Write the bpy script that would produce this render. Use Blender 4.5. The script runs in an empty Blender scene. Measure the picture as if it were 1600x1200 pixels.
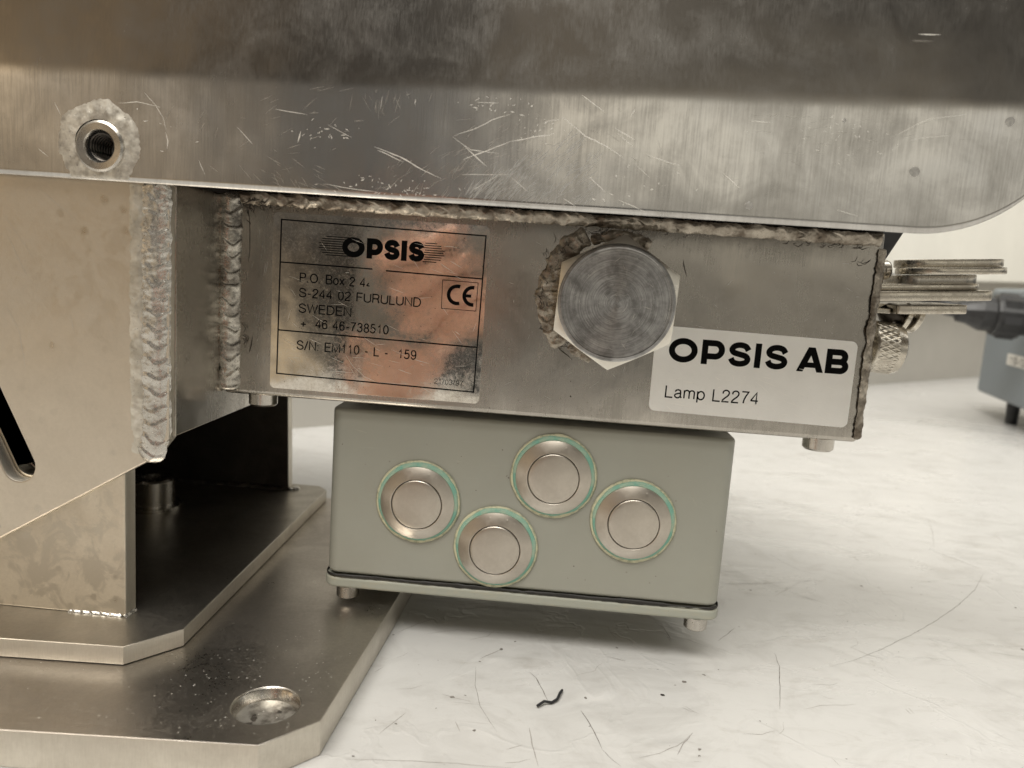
import bpy, bmesh, math, random
from math import sin, cos, radians, pi
from mathutils import Vector, Matrix, noise
random.seed(7)
MM = 0.001
sc = bpy.context.scene
C = sc.collection

# ------------------------------------------------------------------ camera, world, lamps, exposure
cam_d = bpy.data.cameras.new('camera'); cam = bpy.data.objects.new('camera', cam_d); C.objects.link(cam); sc.camera = cam
pitch, yaw, roll = radians(8.5), radians(3.0), radians(3.97)
F0 = Vector((-sin(yaw), cos(yaw), 0)); R0 = Vector((cos(yaw), sin(yaw), 0)); U0 = Vector((0, 0, 1))
F = F0*cos(pitch) - U0*sin(pitch); U2 = U0*cos(pitch) + F0*sin(pitch)
Rr = R0*cos(roll) + U2*sin(roll); Ur = U2*cos(roll) - R0*sin(roll)
M = Matrix((Rr, Ur, -F)).transposed().to_4x4(); M.translation = Vector((0, -0.250, 0)); cam.matrix_world = M
cam_d.sensor_width = 36; cam_d.lens = 36*1202/1600; cam_d.clip_start = 0.005; cam_d.clip_end = 50
cam_d.dof.use_dof = True; cam_d.dof.focus_distance = 0.25; cam_d.dof.aperture_fstop = 15

w = bpy.data.worlds.new("World"); sc.world = w; w.use_nodes = True
def world():
    nt = w.node_tree; n = nt.nodes; l = nt.links
    bg = n['Background']; tc = n.new('ShaderNodeTexCoord'); sp = n.new('ShaderNodeSeparateXYZ'); l.new(tc.outputs['Generated'], sp.inputs[0])
    rp = n.new('ShaderNodeValToRGB'); mr = n.new('ShaderNodeMapRange'); mr.inputs['From Min'].default_value = -1
    l.new(sp.outputs['Z'], mr.inputs['Value']); l.new(mr.outputs[0], rp.inputs[0])
    e = rp.color_ramp.elements
    e[0].position = 0; e[0].color = (.12, .11, .10, 1); e[1].position = 1; e[1].color = (.80, .78, .74, 1)
    for p, c in ((.425, (.24, .235, .215, 1)), (.485, (.13, .12, .105, 1)), (.515, (.17, .16, .145, 1)), (.545, (.46, .455, .43, 1)), (.60, (.56, .555, .53, 1)), (.65, (.11, .1, .085, 1)), (.76, (.055, .048, .04, 1)), (.84, (.12, .11, .095, 1)), (.9, (.75, .73, .69, 1))):
        x = e.new(p); x.color = c
    # warm tint added to the world's left for orange reflections, neutral on the right
    sx_ = n.new('ShaderNodeMapRange'); sx_.inputs['From Min'].default_value = -.75; sx_.inputs['From Max'].default_value = .1; l.new(sp.outputs['X'], sx_.inputs['Value'])
    wm = n.new('ShaderNodeMix'); wm.data_type = 'RGBA'; l.new(sx_.outputs[0], wm.inputs[0]); wm.inputs[6].default_value = (1.3, 1.02, .72, 1); wm.inputs[7].default_value = (1, 1, 1, 1)
    nz = n.new('ShaderNodeTexNoise'); nz.inputs['Scale'].default_value = 2.4; nz.inputs['Detail'].default_value = 1.5; l.new(tc.outputs['Generated'], nz.inputs['Vector'])
    r2 = n.new('ShaderNodeValToRGB'); l.new(nz.outputs['Fac'], r2.inputs[0])
    f = r2.color_ramp.elements; f[0].position = .40; f[0].color = (.30, .315, .34, 1); f[1].position = .58; f[1].color = (2.1, 1.98, 1.75, 1); fm = f.new(.5); fm.color = (1, 1, 1, 1)
    mx = n.new('ShaderNodeMix'); mx.data_type = 'RGBA'; mx.blend_type = 'MULTIPLY'; mx.inputs[0].default_value = 1
    l.new(rp.outputs[0], mx.inputs[6]); l.new(r2.outputs[0], mx.inputs[7]); m3 = n.new('ShaderNodeMix'); m3.data_type = 'RGBA'; m3.blend_type = 'MULTIPLY'; m3.inputs[0].default_value = 1; l.new(mx.outputs[2], m3.inputs[6]); l.new(wm.outputs[2], m3.inputs[7]); l.new(m3.outputs[2], bg.inputs['Color']); bg.inputs['Strength'].default_value = .88
world()
def area(name, loc, target, sx, sy, power, col):
    d = bpy.data.lights.new(name, 'AREA'); d.shape = 'RECTANGLE'; d.size = sx; d.size_y = sy; d.energy = power; d.color = col
    o = bpy.data.objects.new(name, d); C.objects.link(o); o.location = loc
    o.rotation_euler = (Vector(target) - Vector(loc)).to_track_quat('-Z', 'Y').to_euler(); return o
area('ceiling_and_fill_lamp', (-.35, -.75, 1.7), (0, 0, -.1), 1.5, .9, 38, (1, .98, .93))
area('ceiling_and_fill_lamp', (.6, .3, 1.05), (.8, 1.1, .35), 1.5, .8, 13, (1, .98, .92))  # fill lamp added beside the cream board, to brighten it
sc.view_settings.view_transform = 'Standard'; sc.view_settings.look = 'None'; sc.view_settings.exposure = .2; sc.view_settings.gamma = 1
sc.render.engine = 'CYCLES'

# ------------------------------------------------------------------ node helpers
class NT:
    def __init__(s, name):
        s.m = bpy.data.materials.new(name); s.m.use_nodes = True; s.t = s.m.node_tree; s.n = s.t.nodes; s.l = s.t.links
        s.b = s.n['Principled BSDF']; tc = s.n.new('ShaderNodeTexCoord'); mp = s.n.new('ShaderNodeVectorMath'); mp.operation = 'SCALE'; mp.inputs['Scale'].default_value = 1000
        s.l.new(tc.outputs['Object'], mp.inputs[0]); s.mm = mp.outputs[0]; s.bumpout = None
    def lk(s, a, b):
        if hasattr(a, 'is_output') or isinstance(a, bpy.types.NodeSocket): s.l.new(a, b)
        else: b.default_value = a
    def vec(s, scale=(1, 1, 1), rot=(0, 0, 0), loc=(0, 0, 0)):
        m = s.n.new('ShaderNodeMapping'); s.l.new(s.mm, m.inputs[0]); m.inputs['Scale'].default_value = scale; m.inputs['Rotation'].default_value = rot; m.inputs['Location'].default_value = loc
        return m.outputs[0]
    def noise(s, scale, detail=4, rough=.55, v=None, dist=0):
        x = s.n.new('ShaderNodeTexNoise'); x.inputs['Scale'].default_value = scale; x.inputs['Detail'].default_value = detail; x.inputs['Roughness'].default_value = rough; x.inputs['Distortion'].default_value = dist
        s.l.new(v if v is not None else s.mm, x.inputs['Vector']); return x.outputs['Fac']
    def vor(s, scale, v=None, feat='F1', rnd=1):
        x = s.n.new('ShaderNodeTexVoronoi'); x.feature = feat; x.inputs['Scale'].default_value = scale; x.inputs['Randomness'].default_value = rnd
        s.l.new(v if v is not None else s.mm, x.inputs['Vector']); return x.outputs['Distance']
    def ramp(s, fac, stops):
        r = s.n.new('ShaderNodeValToRGB'); s.lk(fac, r.inputs[0]); e = r.color_ramp.elements
        for i, (p, c) in enumerate(stops):
            if not isinstance(c, (tuple, list)): c = (c, c, c)
            x = e[i] if i < 2 else e.new(p)
            x.position = p; x.color = (*c[:3], 1)
        return r.outputs[0]
    def mr(s, v, a, b, c, d):
        x = s.n.new('ShaderNodeMapRange'); s.lk(v, x.inputs['Value'])
        for k, q in zip(('From Min', 'From Max', 'To Min', 'To Max'), (a, b, c, d)): x.inputs[k].default_value = q
        return x.outputs[0]
    def math(s, op, a, b=0.0):
        x = s.n.new('ShaderNodeMath'); x.operation = op; s.lk(a, x.inputs[0]); s.lk(b, x.inputs[1]); return x.outputs[0]
    def mix(s, f, a, b, mode='MIX'):
        x = s.n.new('ShaderNodeMix'); x.data_type = 'RGBA'; x.blend_type = mode; s.lk(f, x.inputs[0])
        for v, i in ((a, 6), (b, 7)):
            if isinstance(v, (tuple, list)): x.inputs[i].default_value = (*v[:3], 1)
            else: s.l.new(v, x.inputs[i])
        return x.outputs[2]
    def bump(s, h, strength, dist_mm):
        x = s.n.new('ShaderNodeBump'); x.inputs['Strength'].default_value = strength; x.inputs['Distance'].default_value = dist_mm*MM
        s.l.new(h, x.inputs['Height'])
        if s.bumpout is not None: s.l.new(s.bumpout, x.inputs['Normal'])
        s.bumpout = x.outputs[0]; s.l.new(s.bumpout, s.b.inputs['Normal'])
    def set(s, **k):
        for a, v in k.items():
            i = s.b.inputs[a.replace('_', ' ')]
            if isinstance(v, (tuple, list)): i.default_value = (*v[:3], 1)
            else: s.lk(v, i)
        return s.m

def metal(name, base, dark, rough, brush=None, brush_amt=.25, stain=.25, stain_scale=.06, scratch=.5, spots=0, speck=0, rvar=.06, seed=0, wob=.0, blotch=0, fineb=.12, fc=1):
    t = NT(name); L = (seed*37.1, seed*17.3, seed*11.7)
    big = t.noise(stain_scale, 6, .6, t.vec(loc=L), .6)
    col = t.mix(t.ramp(big, [(.35, 0), (.68, 1)]), base, tuple(a*(1-stain)+b*stain for a, b in zip(base, dark)))
    fine = t.noise(.9, 5, .7, t.vec(loc=L))
    col = t.mix(t.mr(fine, .3, .75, 0, stain*.6*fc), col, dark)
    r = t.mr(big, .3, .7, rough-rvar, rough+rvar)
    r = t.math('ADD', r, t.mr(fine, .3, .7, -.05*fc, .05*fc))
    if brush is not None:
        v = t.vec(scale=brush, loc=L); bn = t.noise(1, 4, .6, v)
        t.bump(bn, brush_amt, .05); r = t.math('ADD', r, t.mr(bn, .3, .7, -.03, .03))
        col = t.mix(t.mr(bn, .35, .7, 0, .18), col, dark)
    t.bump(fine, fineb, .05)
    if scratch:
        for k, (rot, sc_) in enumerate((((.0, .6, 0), (.05, 1, 2.2)), ((0, -.9, .3), (.04, 1, 2.6)), ((0, 1.9, .2), (.07, 1, 3)))):
            vn = t.noise(1, 2, .5, t.vec(scale=sc_, rot=rot, loc=(L[0]+k*31, 5, 9)))
            patch = t.noise(.05, 2, .5, t.vec(loc=(k*40+L[0], 3, 3)))
            msk = t.math('MULTIPLY', t.mr(vn, .66, .72, 0, 1), t.mr(patch, .48, .62, 0, 1))
            r = t.math('ADD', r, t.math('MULTIPLY', msk, .10*scratch)); col = t.mix(t.math('MULTIPLY', msk, .35*scratch), col, tuple(min(1, a*1.35+.05) for a in base))
    if spots:
        vo = t.vor(.16, t.vec(loc=L)); sn = t.noise(.5, 3, .6, t.vec(loc=L))
        msk = t.mr(t.math('ADD', vo, t.math('MULTIPLY', sn, .35)), .30, .42, 1, 0)
        pt = t.noise(.03, 3, .5, t.vec(loc=(9, 9, 9))); msk = t.math('MULTIPLY', msk, t.mr(pt, .42, .58, 0, 1))
        col = t.mix(t.math('MULTIPLY', msk, spots), col, tuple(a*.62 for a in base)); r = t.math('SUBTRACT', r, t.math('MULTIPLY', msk, .1))
    if speck:
        vo = t.vor(.35, t.vec(loc=L)); msk = t.mr(vo, .06, .11, 1, 0)
        col = t.mix(t.math('MULTIPLY', msk, speck), col, (.9, .88, .82)); r = t.math('ADD', r, t.math('MULTIPLY', msk, .3))
    if blotch:
        bn2 = t.noise(.11, 6, .62, t.vec(loc=(L[0]+9, 3, L[2])), .8); lo = t.noise(.022, 2, .5, t.vec(loc=(L[0], 31, 2)))
        bm_ = t.math('MULTIPLY', t.mr(bn2, .49, .57, 0, 1), t.mr(lo, .40, .52, .15, 1))
        col = t.mix(t.math('MULTIPLY', bm_, blotch), col, tuple(a*.74 for a in base)); r = t.math('SUBTRACT', r, t.math('MULTIPLY', bm_, .05))
    if wob: t.bump(t.noise(.035, 2, .5, t.vec(loc=L)), wob, 2.0)
    return t.set(Base_Color=col, Metallic=1.0, Roughness=t.math('MAXIMUM', r, .17))

DK = (.16, .145, .125)
m_chassis = metal('chassis_metal', (.62, .61, .59), DK, .20, brush=(2.6, 2.6, .10), brush_amt=.2, stain=.3, scratch=0, speck=0, wob=.22, rvar=.06, fineb=.03, fc=.25)
m_house = metal('housing_metal', (.545, .515, .465), DK, .25, brush=(2.4, 2.4, .15), brush_amt=.16, stain=.3, scratch=0, seed=1, fineb=.03, fc=.4, rvar=.07, wob=.2)
m_plate = metal('bead_blasted_plate', (.69, .625, .53), (.36, .32, .26), .40, blotch=.12, stain=.22, scratch=.25, spots=.35, seed=2, rvar=.06, stain_scale=.03)
m_post = metal('post_metal', (.74, .67, .56), (.40, .34, .26), .46, stain=.3, scratch=.2, spots=.5, blotch=.8, seed=3, stain_scale=.05)
m_edge = metal('cut_edge_metal', (.74, .70, .62), (.35, .31, .26), .48, brush=(4, 4, .25), brush_amt=.6, stain=.2, scratch=.2, seed=4)
m_base = metal('base_plate_metal', (.64, .60, .545), (.26, .23, .20), .34, stain=.5, scratch=0, speck=.2, seed=5, stain_scale=.035)
m_flange = metal('flange_metal', (.60, .57, .51), (.24, .215, .18), .36, stain=.5, scratch=0, speck=0, seed=6, stain_scale=.04)
m_dark = metal('dark_shaded_metal', (.15, .135, .12), (.05, .045, .04), .5, stain=.5, scratch=0, seed=7)  # dark metal; its base colour also carries the shade of the pedestal recess
m_screw = metal('screw_steel', (.62, .59, .54), DK, .25, stain=.2, scratch=0, seed=8)
m_button = metal('button_steel', (.60, .555, .49), (.34, .30, .25), .36, stain=.3, scratch=.15, speck=.15, seed=9, stain_scale=.12)
m_latch = metal('latch_steel', (.66, .62, .54), (.25, .21, .17), .28, stain=.4, scratch=.2, seed=10, stain_scale=.2)

def weld_mat(name, base, dark, rough, dirt=.5, pits=.6, sc_=.16):
    t = NT(name); n1 = t.noise(sc_, 4, .6); n2 = t.noise(2.2, 4, .7)
    col = t.mix(t.ramp(n1, [(.38, 1), (.62, 0)]), base, tuple(b*(1-dirt)+d*dirt for b, d in zip(base, dark)))
    pit = t.mr(t.vor(.9), .1, .2, 1, 0); pt = t.mr(t.noise(.3, 2), .45, .6, 0, 1); pm = t.math('MULTIPLY', t.math('MULTIPLY', pit, pt), pits)
    col = t.mix(pm, col, (.03, .027, .023)); t.bump(n2, .08, .06); pb = t.mr(t.math('MULTIPLY', pit, pt), 0, 1, 1, 0); t.bump(pb, .4, .2)
    return t.set(Base_Color=col, Metallic=.9, Roughness=t.mr(n2, .3, .7, rough-.1, rough+.12))
m_weld = weld_mat('weld_metal', (.60, .58, .54), (.36, .34, .30), .26, .4, .7)
m_weld_dirty = weld_mat('dirty_weld_metal', (.42, .38, .32), (.10, .078, .058), .32, .9, .3, .14)
m_weld_white = weld_mat('frosted_weld_metal', (.74, .71, .64), (.42, .39, .33), .40, .8, .5)
m_filler = weld_mat('filler_metal', (.72, .69, .62), (.30, .27, .23), .5, .8, .6, .35)
m_weld_corner = weld_mat('ripple_weld_metal', (.56, .53, .47), (.10, .085, .07), .24, .8, .2)
m_soot = NT('soot'); 
def _soot():
    t = m_soot; n = t.noise(.8, 5, .7)
    return t.set(Base_Color=t.ramp(n, [(.35, (.02, .017, .014)), (.7, (.12, .10, .08))]), Roughness=.6, Metallic=.4)
m_soot = _soot()

def face_turned():   # lathe turned plug face, fine rings round the plug axis
    t = NT('turned_plug_face'); v = t.vec(loc=(-17.9, 0, -39.7))
    sp = t.n.new('ShaderNodeSeparateXYZ'); t.l.new(v, sp.inputs[0])
    r = t.math('SQRT', t.math('ADD', t.math('POWER', sp.outputs[0], 2.0), t.math('POWER', sp.outputs[2], 2.0)))
    cb = t.n.new('ShaderNodeCombineXYZ'); t.l.new(r, cb.inputs[0])
    rings = t.noise(3.0, 4, .8, cb.outputs[0]); big = t.noise(.25, 5, .65); fine = t.noise(1.8, 5, .75)
    ang = t.n.new('ShaderNodeMath'); ang.operation = 'ARCTAN2'; t.l.new(sp.outputs[0], ang.inputs[0]); t.l.new(sp.outputs[2], ang.inputs[1])
    c2 = t.n.new('ShaderNodeCombineXYZ'); t.l.new(t.math('MULTIPLY', ang.outputs[0], .8), c2.inputs[0]); t.l.new(t.math('MULTIPLY', r, 2.2), c2.inputs[1])
    arcs = t.noise(1.2, 3, .6, c2.outputs[0])
    col = t.mix(t.ramp(arcs, [(.36, .15), (.70, .85)]), (.27, .267, .265), (.62, .615, .61))
    col = t.mix(t.mr(big, .35, .7, 0, .75), col, (.13, .126, .12)); col = t.mix(t.mr(fine, .58, .72, 0, .5), col, (.62, .6, .57))
    t.bump(rings, .14, .05); t.bump(fine, .2, .05)
    tg = t.n.new('ShaderNodeTangent'); tg.direction_type = 'RADIAL'; tg.axis = 'Y'; t.l.new(tg.outputs[0], t.b.inputs['Tangent']); t.b.inputs['Anisotropic'].default_value = .8
    return t.set(Base_Color=col, Metallic=1.0, Roughness=t.mr(fine, .3, .7, .3, .5))
m_turned = face_turned()
m_plug = metal('plug_steel', (.78, .75, .68), (.4, .37, .33), .33, stain=.15, scratch=.2, seed=11)

def paint():
    t = NT('grey_green_paint'); n = t.noise(.05, 4, .6); f = t.noise(1.5, 4, .7)
    col = t.mix(t.mr(n, .3, .7, 0, 1), (.34, .342, .298), (.365, .368, .322)); col = t.mix(t.mr(t.vor(.12), .02, .05, .5, 0), col, (.12, .11, .09))
    sm = t.noise(.12, 5, .7, t.vec(scale=(1, 1, .6), loc=(50, 0, 8))); col = t.mix(t.mr(sm, .58, .75, 0, .25), col, (.34, .32, .26))
    sc2 = t.noise(.035, 3, .5, t.vec(loc=(3, 9, 1))); col = t.mix(t.mr(sc2, .35, .65, 0, .3), col, (.34, .33, .27)); col = t.mix(t.math('MULTIPLY', t.mr(t.noise(1, 3, .5, t.vec(scale=(.05, 1, 1.8), rot=(0, .5, 0))), .68, .74, 0, 1), t.mr(sc2, .45, .6, 0, .35)), col, (.5, .5, .45))
    t.bump(f, .22, .15); t.bump(t.noise(.08, 3, .5), .15, 1.0)
    return t.set(Base_Color=col, Roughness=t.mr(n, .3, .7, .34, .48), Specular_IOR_Level=.4)
m_paint = paint()
def rim():
    t = NT('lid_edge_paint'); n = t.noise(.25, 6, .7, t.vec(scale=(.5, 1, 2)))
    col = t.mix(t.ramp(n, [(.5, 0), (.68, .8)]), (.37, .38, .325), (.42, .40, .31)); n2 = t.noise(.6, 4, .7, t.vec(loc=(4, 4, 4)))
    col = t.mix(t.mr(n2, .66, .72, 0, .7), col, (.10, .08, .05)); t.bump(n2, .2, .15)
    return t.set(Base_Color=col, Roughness=.5)
m_lid = rim()
def simple(name, col, rough=.5, metallic=0, var=.0, scale=.3, bump=.0, dark=None):
    t = NT(name); n = t.noise(scale, 5, .65)
    c = t.mix(t.mr(n, .3, .7, 0, 1), tuple(a*(1-var) for a in col), tuple(min(1, a*(1+var)) for a in col)) if dark is None else t.mix(t.ramp(n, [(.45, 0), (.7, 1)]), col, dark)
    if bump: t.bump(n, bump, .3)
    return t.set(Base_Color=c, Roughness=rough, Metallic=metallic)
m_gasket = simple('black_gasket_rubber', (.018, .016, .014), .55, var=.3, bump=.4, scale=1)
m_green = simple('verdigris_seal', (.20, .42, .33), .6, scale=.22, dark=(.44, .50, .38), bump=.3)
m_cream = simple('dried_sealant', (.62, .60, .42), .6, scale=.5, dark=(.28, .30, .2), bump=.3)
m_gap = simple('gap_black', (.01, .009, .008), .7)
m_ink = simple('black_ink', (.004, .004, .004), .8); m_ink.node_tree.nodes['Principled BSDF'].inputs['Specular IOR Level'].default_value = .06
m_inkthin = simple('worn_black_ink', (.03, .025, .022), .45, var=.4, scale=2)
m_black = simple('black_plastic_and_bore_shade', (.02, .02, .021), .42, var=.4, scale=.2, bump=.2)
m_powder = simple('blue_grey_powder_coat', (.20, .225, .245), .45, var=.06, scale=.5, bump=.1)
m_white = simple('white_tape', (.72, .70, .66), .5)
m_creamwall = simple('cream_board', (.84, .82, .75), .6, var=.05, scale=.01)
m_wall = simple('shade_grey_wall', (.44, .42, .38), .7, var=.08, scale=.006)  # even grey that stands in for the shade beneath the cream board
m_fibre = simple('black_fibre', (.012, .012, .014), .6)

def foil():
    t = NT('mirror_foil'); f = t.noise(.9, 5, .75); b = t.noise(.09, 5, .6, None, .4); g = t.noise(.2, 6, .7, t.vec(loc=(8, 1, 3)), 1.)
    col = t.mix(t.ramp(b, [(.38, 0), (.62, 1)]), (.84, .80, .73), (.72, .675, .60)); col = t.mix(t.ramp(g, [(.58, 0), (.75, .2)]), col, (.48, .44, .38))
    col = t.mix(t.mr(t.vor(.45), .05, .09, .8, 0), col, (.10, .06, .03))
    t.bump(t.noise(.05, 2, .4), .3, 1.0); t.bump(f, .06, .04)
    return t.set(Base_Color=col, Metallic=1.0, Roughness=t.math('ADD', t.mr(f, .4, .75, .05, .18), t.mr(g, .5, .75, 0, .08)))
m_foil = foil()
def labelm():
    t = NT('silver_label'); f = t.noise(1.2, 5, .75); b = t.noise(.1, 4, .6)
    col = t.mix(t.mr(b, .3, .7, 0, 1), (.82, .81, .78), (.88, .87, .84)); col = t.mix(t.mr(f, .62, .75, 0, .5), col, (.55, .54, .5))
    t.bump(f, .2, .06)
    return t.set(Base_Color=col, Metallic=.35, Roughness=t.mr(f, .3, .7, .34, .48))
m_label = labelm()
def tablem():
    t = NT('worn_white_plastic_sheet'); 
    b = t.noise(.012, 6, .6, t.vec(scale=(1, 1.6, 1)), .5); s = t.noise(.035, 8, .7, t.vec(scale=(.8, 1.1, 1), rot=(0, 0, .3)), 1.0); s2 = t.noise(.06, 8, .72, t.vec(scale=(.6, 1.3, 1), rot=(0, 0, -.9), loc=(70, 5, 0)), 1.5)
    col = t.mix(t.ramp(b, [(.35, 0), (.7, 1)]), (.565, .56, .546), (.51, .504, .49))
    col = t.mix(t.ramp(s, [(.50, 0), (.80, .6)]), col, (.33, .32, .30)); col = t.mix(t.ramp(s2, [(.55, 0), (.80, .6)]), col, (.34, .32, .29))
    for k, rot in enumerate((.4, -.7, 1.5, 2.3)):
        v = t.vec(scale=(.035, 1.6, 1), rot=(0, 0, rot), loc=(k*50, 0, 0)); h = t.noise(1, 3, .5, v, .4); p = t.noise(.03, 2, .5, t.vec(loc=(k*91, 7, 0)))
        msk = t.math('MULTIPLY', t.mr(h, .70, .745, 0, 1), t.mr(p, .52, .66, 0, 1)); col = t.mix(t.math('MULTIPLY', msk, .55), col, (.22, .20, .18))
    dots = t.mr(t.vor(.09), .03, .05, 1, 0); dp = t.mr(t.noise(.02, 2), .5, .6, 0, 1); col = t.mix(t.math('MULTIPLY', t.math('MULTIPLY', dots, dp), .7), col, (.12, .11, .1))
    t.bump(t.noise(.02, 3, .5, t.vec(scale=(.6, 1.4, 1), rot=(0, 0, .5)), .8), .35, 3.0); t.bump(t.noise(.12, 5, .6), .2, .6); wr = t.mr(t.math('ABSOLUTE', t.math('SUBTRACT', t.noise(.018, 4, .55, t.vec(loc=(33, 12, 0)), .6), .5)), 0, .02, 1, 0); t.bump(wr, .25, .5)
    return t.set(Base_Color=col, Roughness=t.mr(b, .3, .7, .24, .36), Specular_IOR_Level=.45)
m_table = tablem()
m_mark = simple('dark_scuff', (.16, .145, .13), .6, var=.4, scale=.5)
m_markl = simple('faint_scuff', (.30, .28, .26), .6, var=.3, scale=.5)
m_bright = simple('bright_scratch', (.95, .93, .88), .5, .85)
m_faint = simple('faint_scratch', (.66, .64, .60), .40, 1.0)
m_scuff = simple('scuffed_metal', (.68, .68, .67), .42, 1.0)
m_dent = simple('dented_metal', (.60, .59, .57), .36, 1.0, bump=.5, var=.2, scale=1)

# ------------------------------------------------------------------ mesh helpers (all input in millimetres)
def tag(o, label=None, cat=None, group=None, kind=None):
    if label: o['label'] = label
    if cat: o['category'] = cat
    if group: o['group'] = group
    if kind: o['kind'] = kind
    return o
def thing(name, loc, label, cat, group=None):
    o = bpy.data.objects.new(name, None); o.empty_display_size = .01; C.objects.link(o); o.location = Vector(loc)*MM
    return tag(o, label, cat, group)
def wloc(p):
    v = Vector((0, 0, 0))
    while p is not None: v += p.location; p = p.parent
    return v
def link(name, me, mat, parent=None, kind=None, smooth=None, bevel=0, seg=2):
    """mesh given in world metres; re-based to its parent's origin"""
    for m in (mat if isinstance(mat, (list, tuple)) else [mat]): me.materials.append(m)
    if parent is not None: me.transform(Matrix.Translation(-wloc(parent)))
    o = bpy.data.objects.new(name, me); C.objects.link(o); o.parent = parent
    if kind: o['kind'] = kind
    if smooth:
        for p in me.polygons: p.use_smooth = True
        if smooth != True: me.set_sharp_from_angle(angle=radians(smooth))
    if bevel:
        b = o.modifiers.new('bevel', 'BEVEL'); b.width = bevel*MM; b.segments = seg; b.limit_method = 'ANGLE'; b.angle_limit = radians(40)
    return o
def mesh(vs, fs, name='m'):
    me = bpy.data.meshes.new(name); me.from_pydata([Vector(v)*MM for v in vs], [], fs); me.update(); return me
def box(name, a, b, mat, parent=None, bevel=.4, seg=2, **k):
    (x0, y0, z0), (x1, y1, z1) = a, b
    vs = [(x, y, z) for x in (x0, x1) for y in (y0, y1) for z in (z0, z1)]
    return link(name, mesh(vs, [(0, 1, 3, 2), (4, 6, 7, 5), (0, 4, 5, 1), (2, 3, 7, 6), (0, 2, 6, 4), (1, 5, 7, 3)]), mat, parent, bevel=bevel, seg=seg, **k)
AX = {'XZ': lambda u, v, w: (u, w, v), 'XY': lambda u, v, w: (u, v, w), 'YZ': lambda u, v, w: (w, u, v)}
def plate(name, outline, plane, w0, w1, mat, parent=None, holes=(), bevel=.3, kind=None, smooth=30, edge=None):
    """flat plate with holes: outline in plane, between offsets w0 and w1 of the third axis"""
    cu = bpy.data.curves.new('c', 'CURVE'); cu.dimensions = '2D'; cu.fill_mode = 'BOTH'; cu.extrude = max(abs(w1-w0)/2-bevel, 0.0)
    cu.bevel_depth = bevel; cu.offset = -bevel; cu.bevel_resolution = 1
    for pts in [outline]+list(holes):
        sp = cu.splines.new('POLY'); sp.points.add(len(pts)-1); sp.use_cyclic_u = True
        for i, (u, v) in enumerate(pts): sp.points[i].co = (u, v, 0, 1)
    o = bpy.data.objects.new('c', cu); C.objects.link(o); dg = bpy.context.evaluated_depsgraph_get()
    me = bpy.data.meshes.new_from_object(o.evaluated_get(dg)); bpy.data.objects.remove(o); bpy.data.curves.remove(cu)
    mid = (w0+w1)/2
    for v in me.vertices: v.co = Vector(AX[plane](v.co.x, v.co.y, v.co.z+mid))*MM
    me.materials.clear()
    if plane == 'XZ': me.flip_normals()
    if edge is not None:
        ax = Vector(AX[plane](0, 0, 1))
        for p in me.polygons: p.material_index = 1 if abs(p.normal.dot(ax)) < .8 else 0
        mat = [mat, edge]
    return link(name, me, mat, parent, kind=kind, smooth=smooth)
def circ(cx, cy, r, n=48, a0=0): return [(cx+r*cos(a0+2*pi*i/n), cy+r*sin(a0+2*pi*i/n)) for i in range(n)]
def rrect(x0, y0, x1, y1, r, n=6):
    p = []
    for cx, cy, a in ((x1-r, y1-r, 0), (x0+r, y1-r, 90), (x0+r, y0+r, 180), (x1-r, y0+r, 270)):
        p += [(cx+r*cos(radians(a+90*i/n)), cy+r*sin(radians(a+90*i/n))) for i in range(n+1)]
    return p
def lathe(name, prof, loc, axis, mat, parent=None, n=64, smooth=35, cap=True, **k):
    """prof: (radius, height) pairs; axis: direction of +height"""
    q = Vector((0, 0, 1)).rotation_difference(Vector(axis).normalized()); vs = []; fs = []
    for r, h in prof:
        for i in range(n): vs.append(Vector(loc) + q @ Vector((r*cos(2*pi*i/n), r*sin(2*pi*i/n), h)))
    for j in range(len(prof)-1):
        for i in range(n): fs.append((j*n+i, j*n+(i+1) % n, (j+1)*n+(i+1) % n, (j+1)*n+i))
    if cap and prof[0][0] > 0.001: fs.append(tuple(range(n))[::-1])
    if cap and prof[-1][0] > 0.001: fs.append(tuple(range((len(prof)-1)*n, len(prof)*n)))
    me = mesh(vs, fs); bm = bmesh.new(); bm.from_mesh(me); bmesh.ops.remove_doubles(bm, verts=bm.verts, dist=1e-7); bmesh.ops.recalc_face_normals(bm, faces=bm.faces); bm.to_mesh(me); bm.free()
    return link(name, me, mat, parent, smooth=smooth, **k)
def tube(name, pts, r, mat, parent=None, n=10, **k):
    vs = []; fs = []; P = [Vector(p) for p in pts]
    for i, p in enumerate(P):
        d = (P[min(i+1, len(P)-1)]-P[max(i-1, 0)]).normalized(); a = d.orthogonal().normalized(); a = (Vector((0, 0, 1)).cross(d)).normalized() if abs(d.z) < .95 else a; b = d.cross(a)
        rr = r[i] if isinstance(r, (list, tuple)) else r
        for j in range(n): vs.append(p + a*rr*cos(2*pi*j/n) + b*rr*sin(2*pi*j/n))
    for i in range(len(P)-1):
        for j in range(n): fs.append((i*n+j, i*n+(j+1) % n, (i+1)*n+(j+1) % n, (i+1)*n+j))
    fs += [tuple(range(n))[::-1], tuple(range((len(P)-1)*n, len(P)*n))]
    return link(name, mesh(vs, fs), mat, parent, smooth=40, **k)
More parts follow.
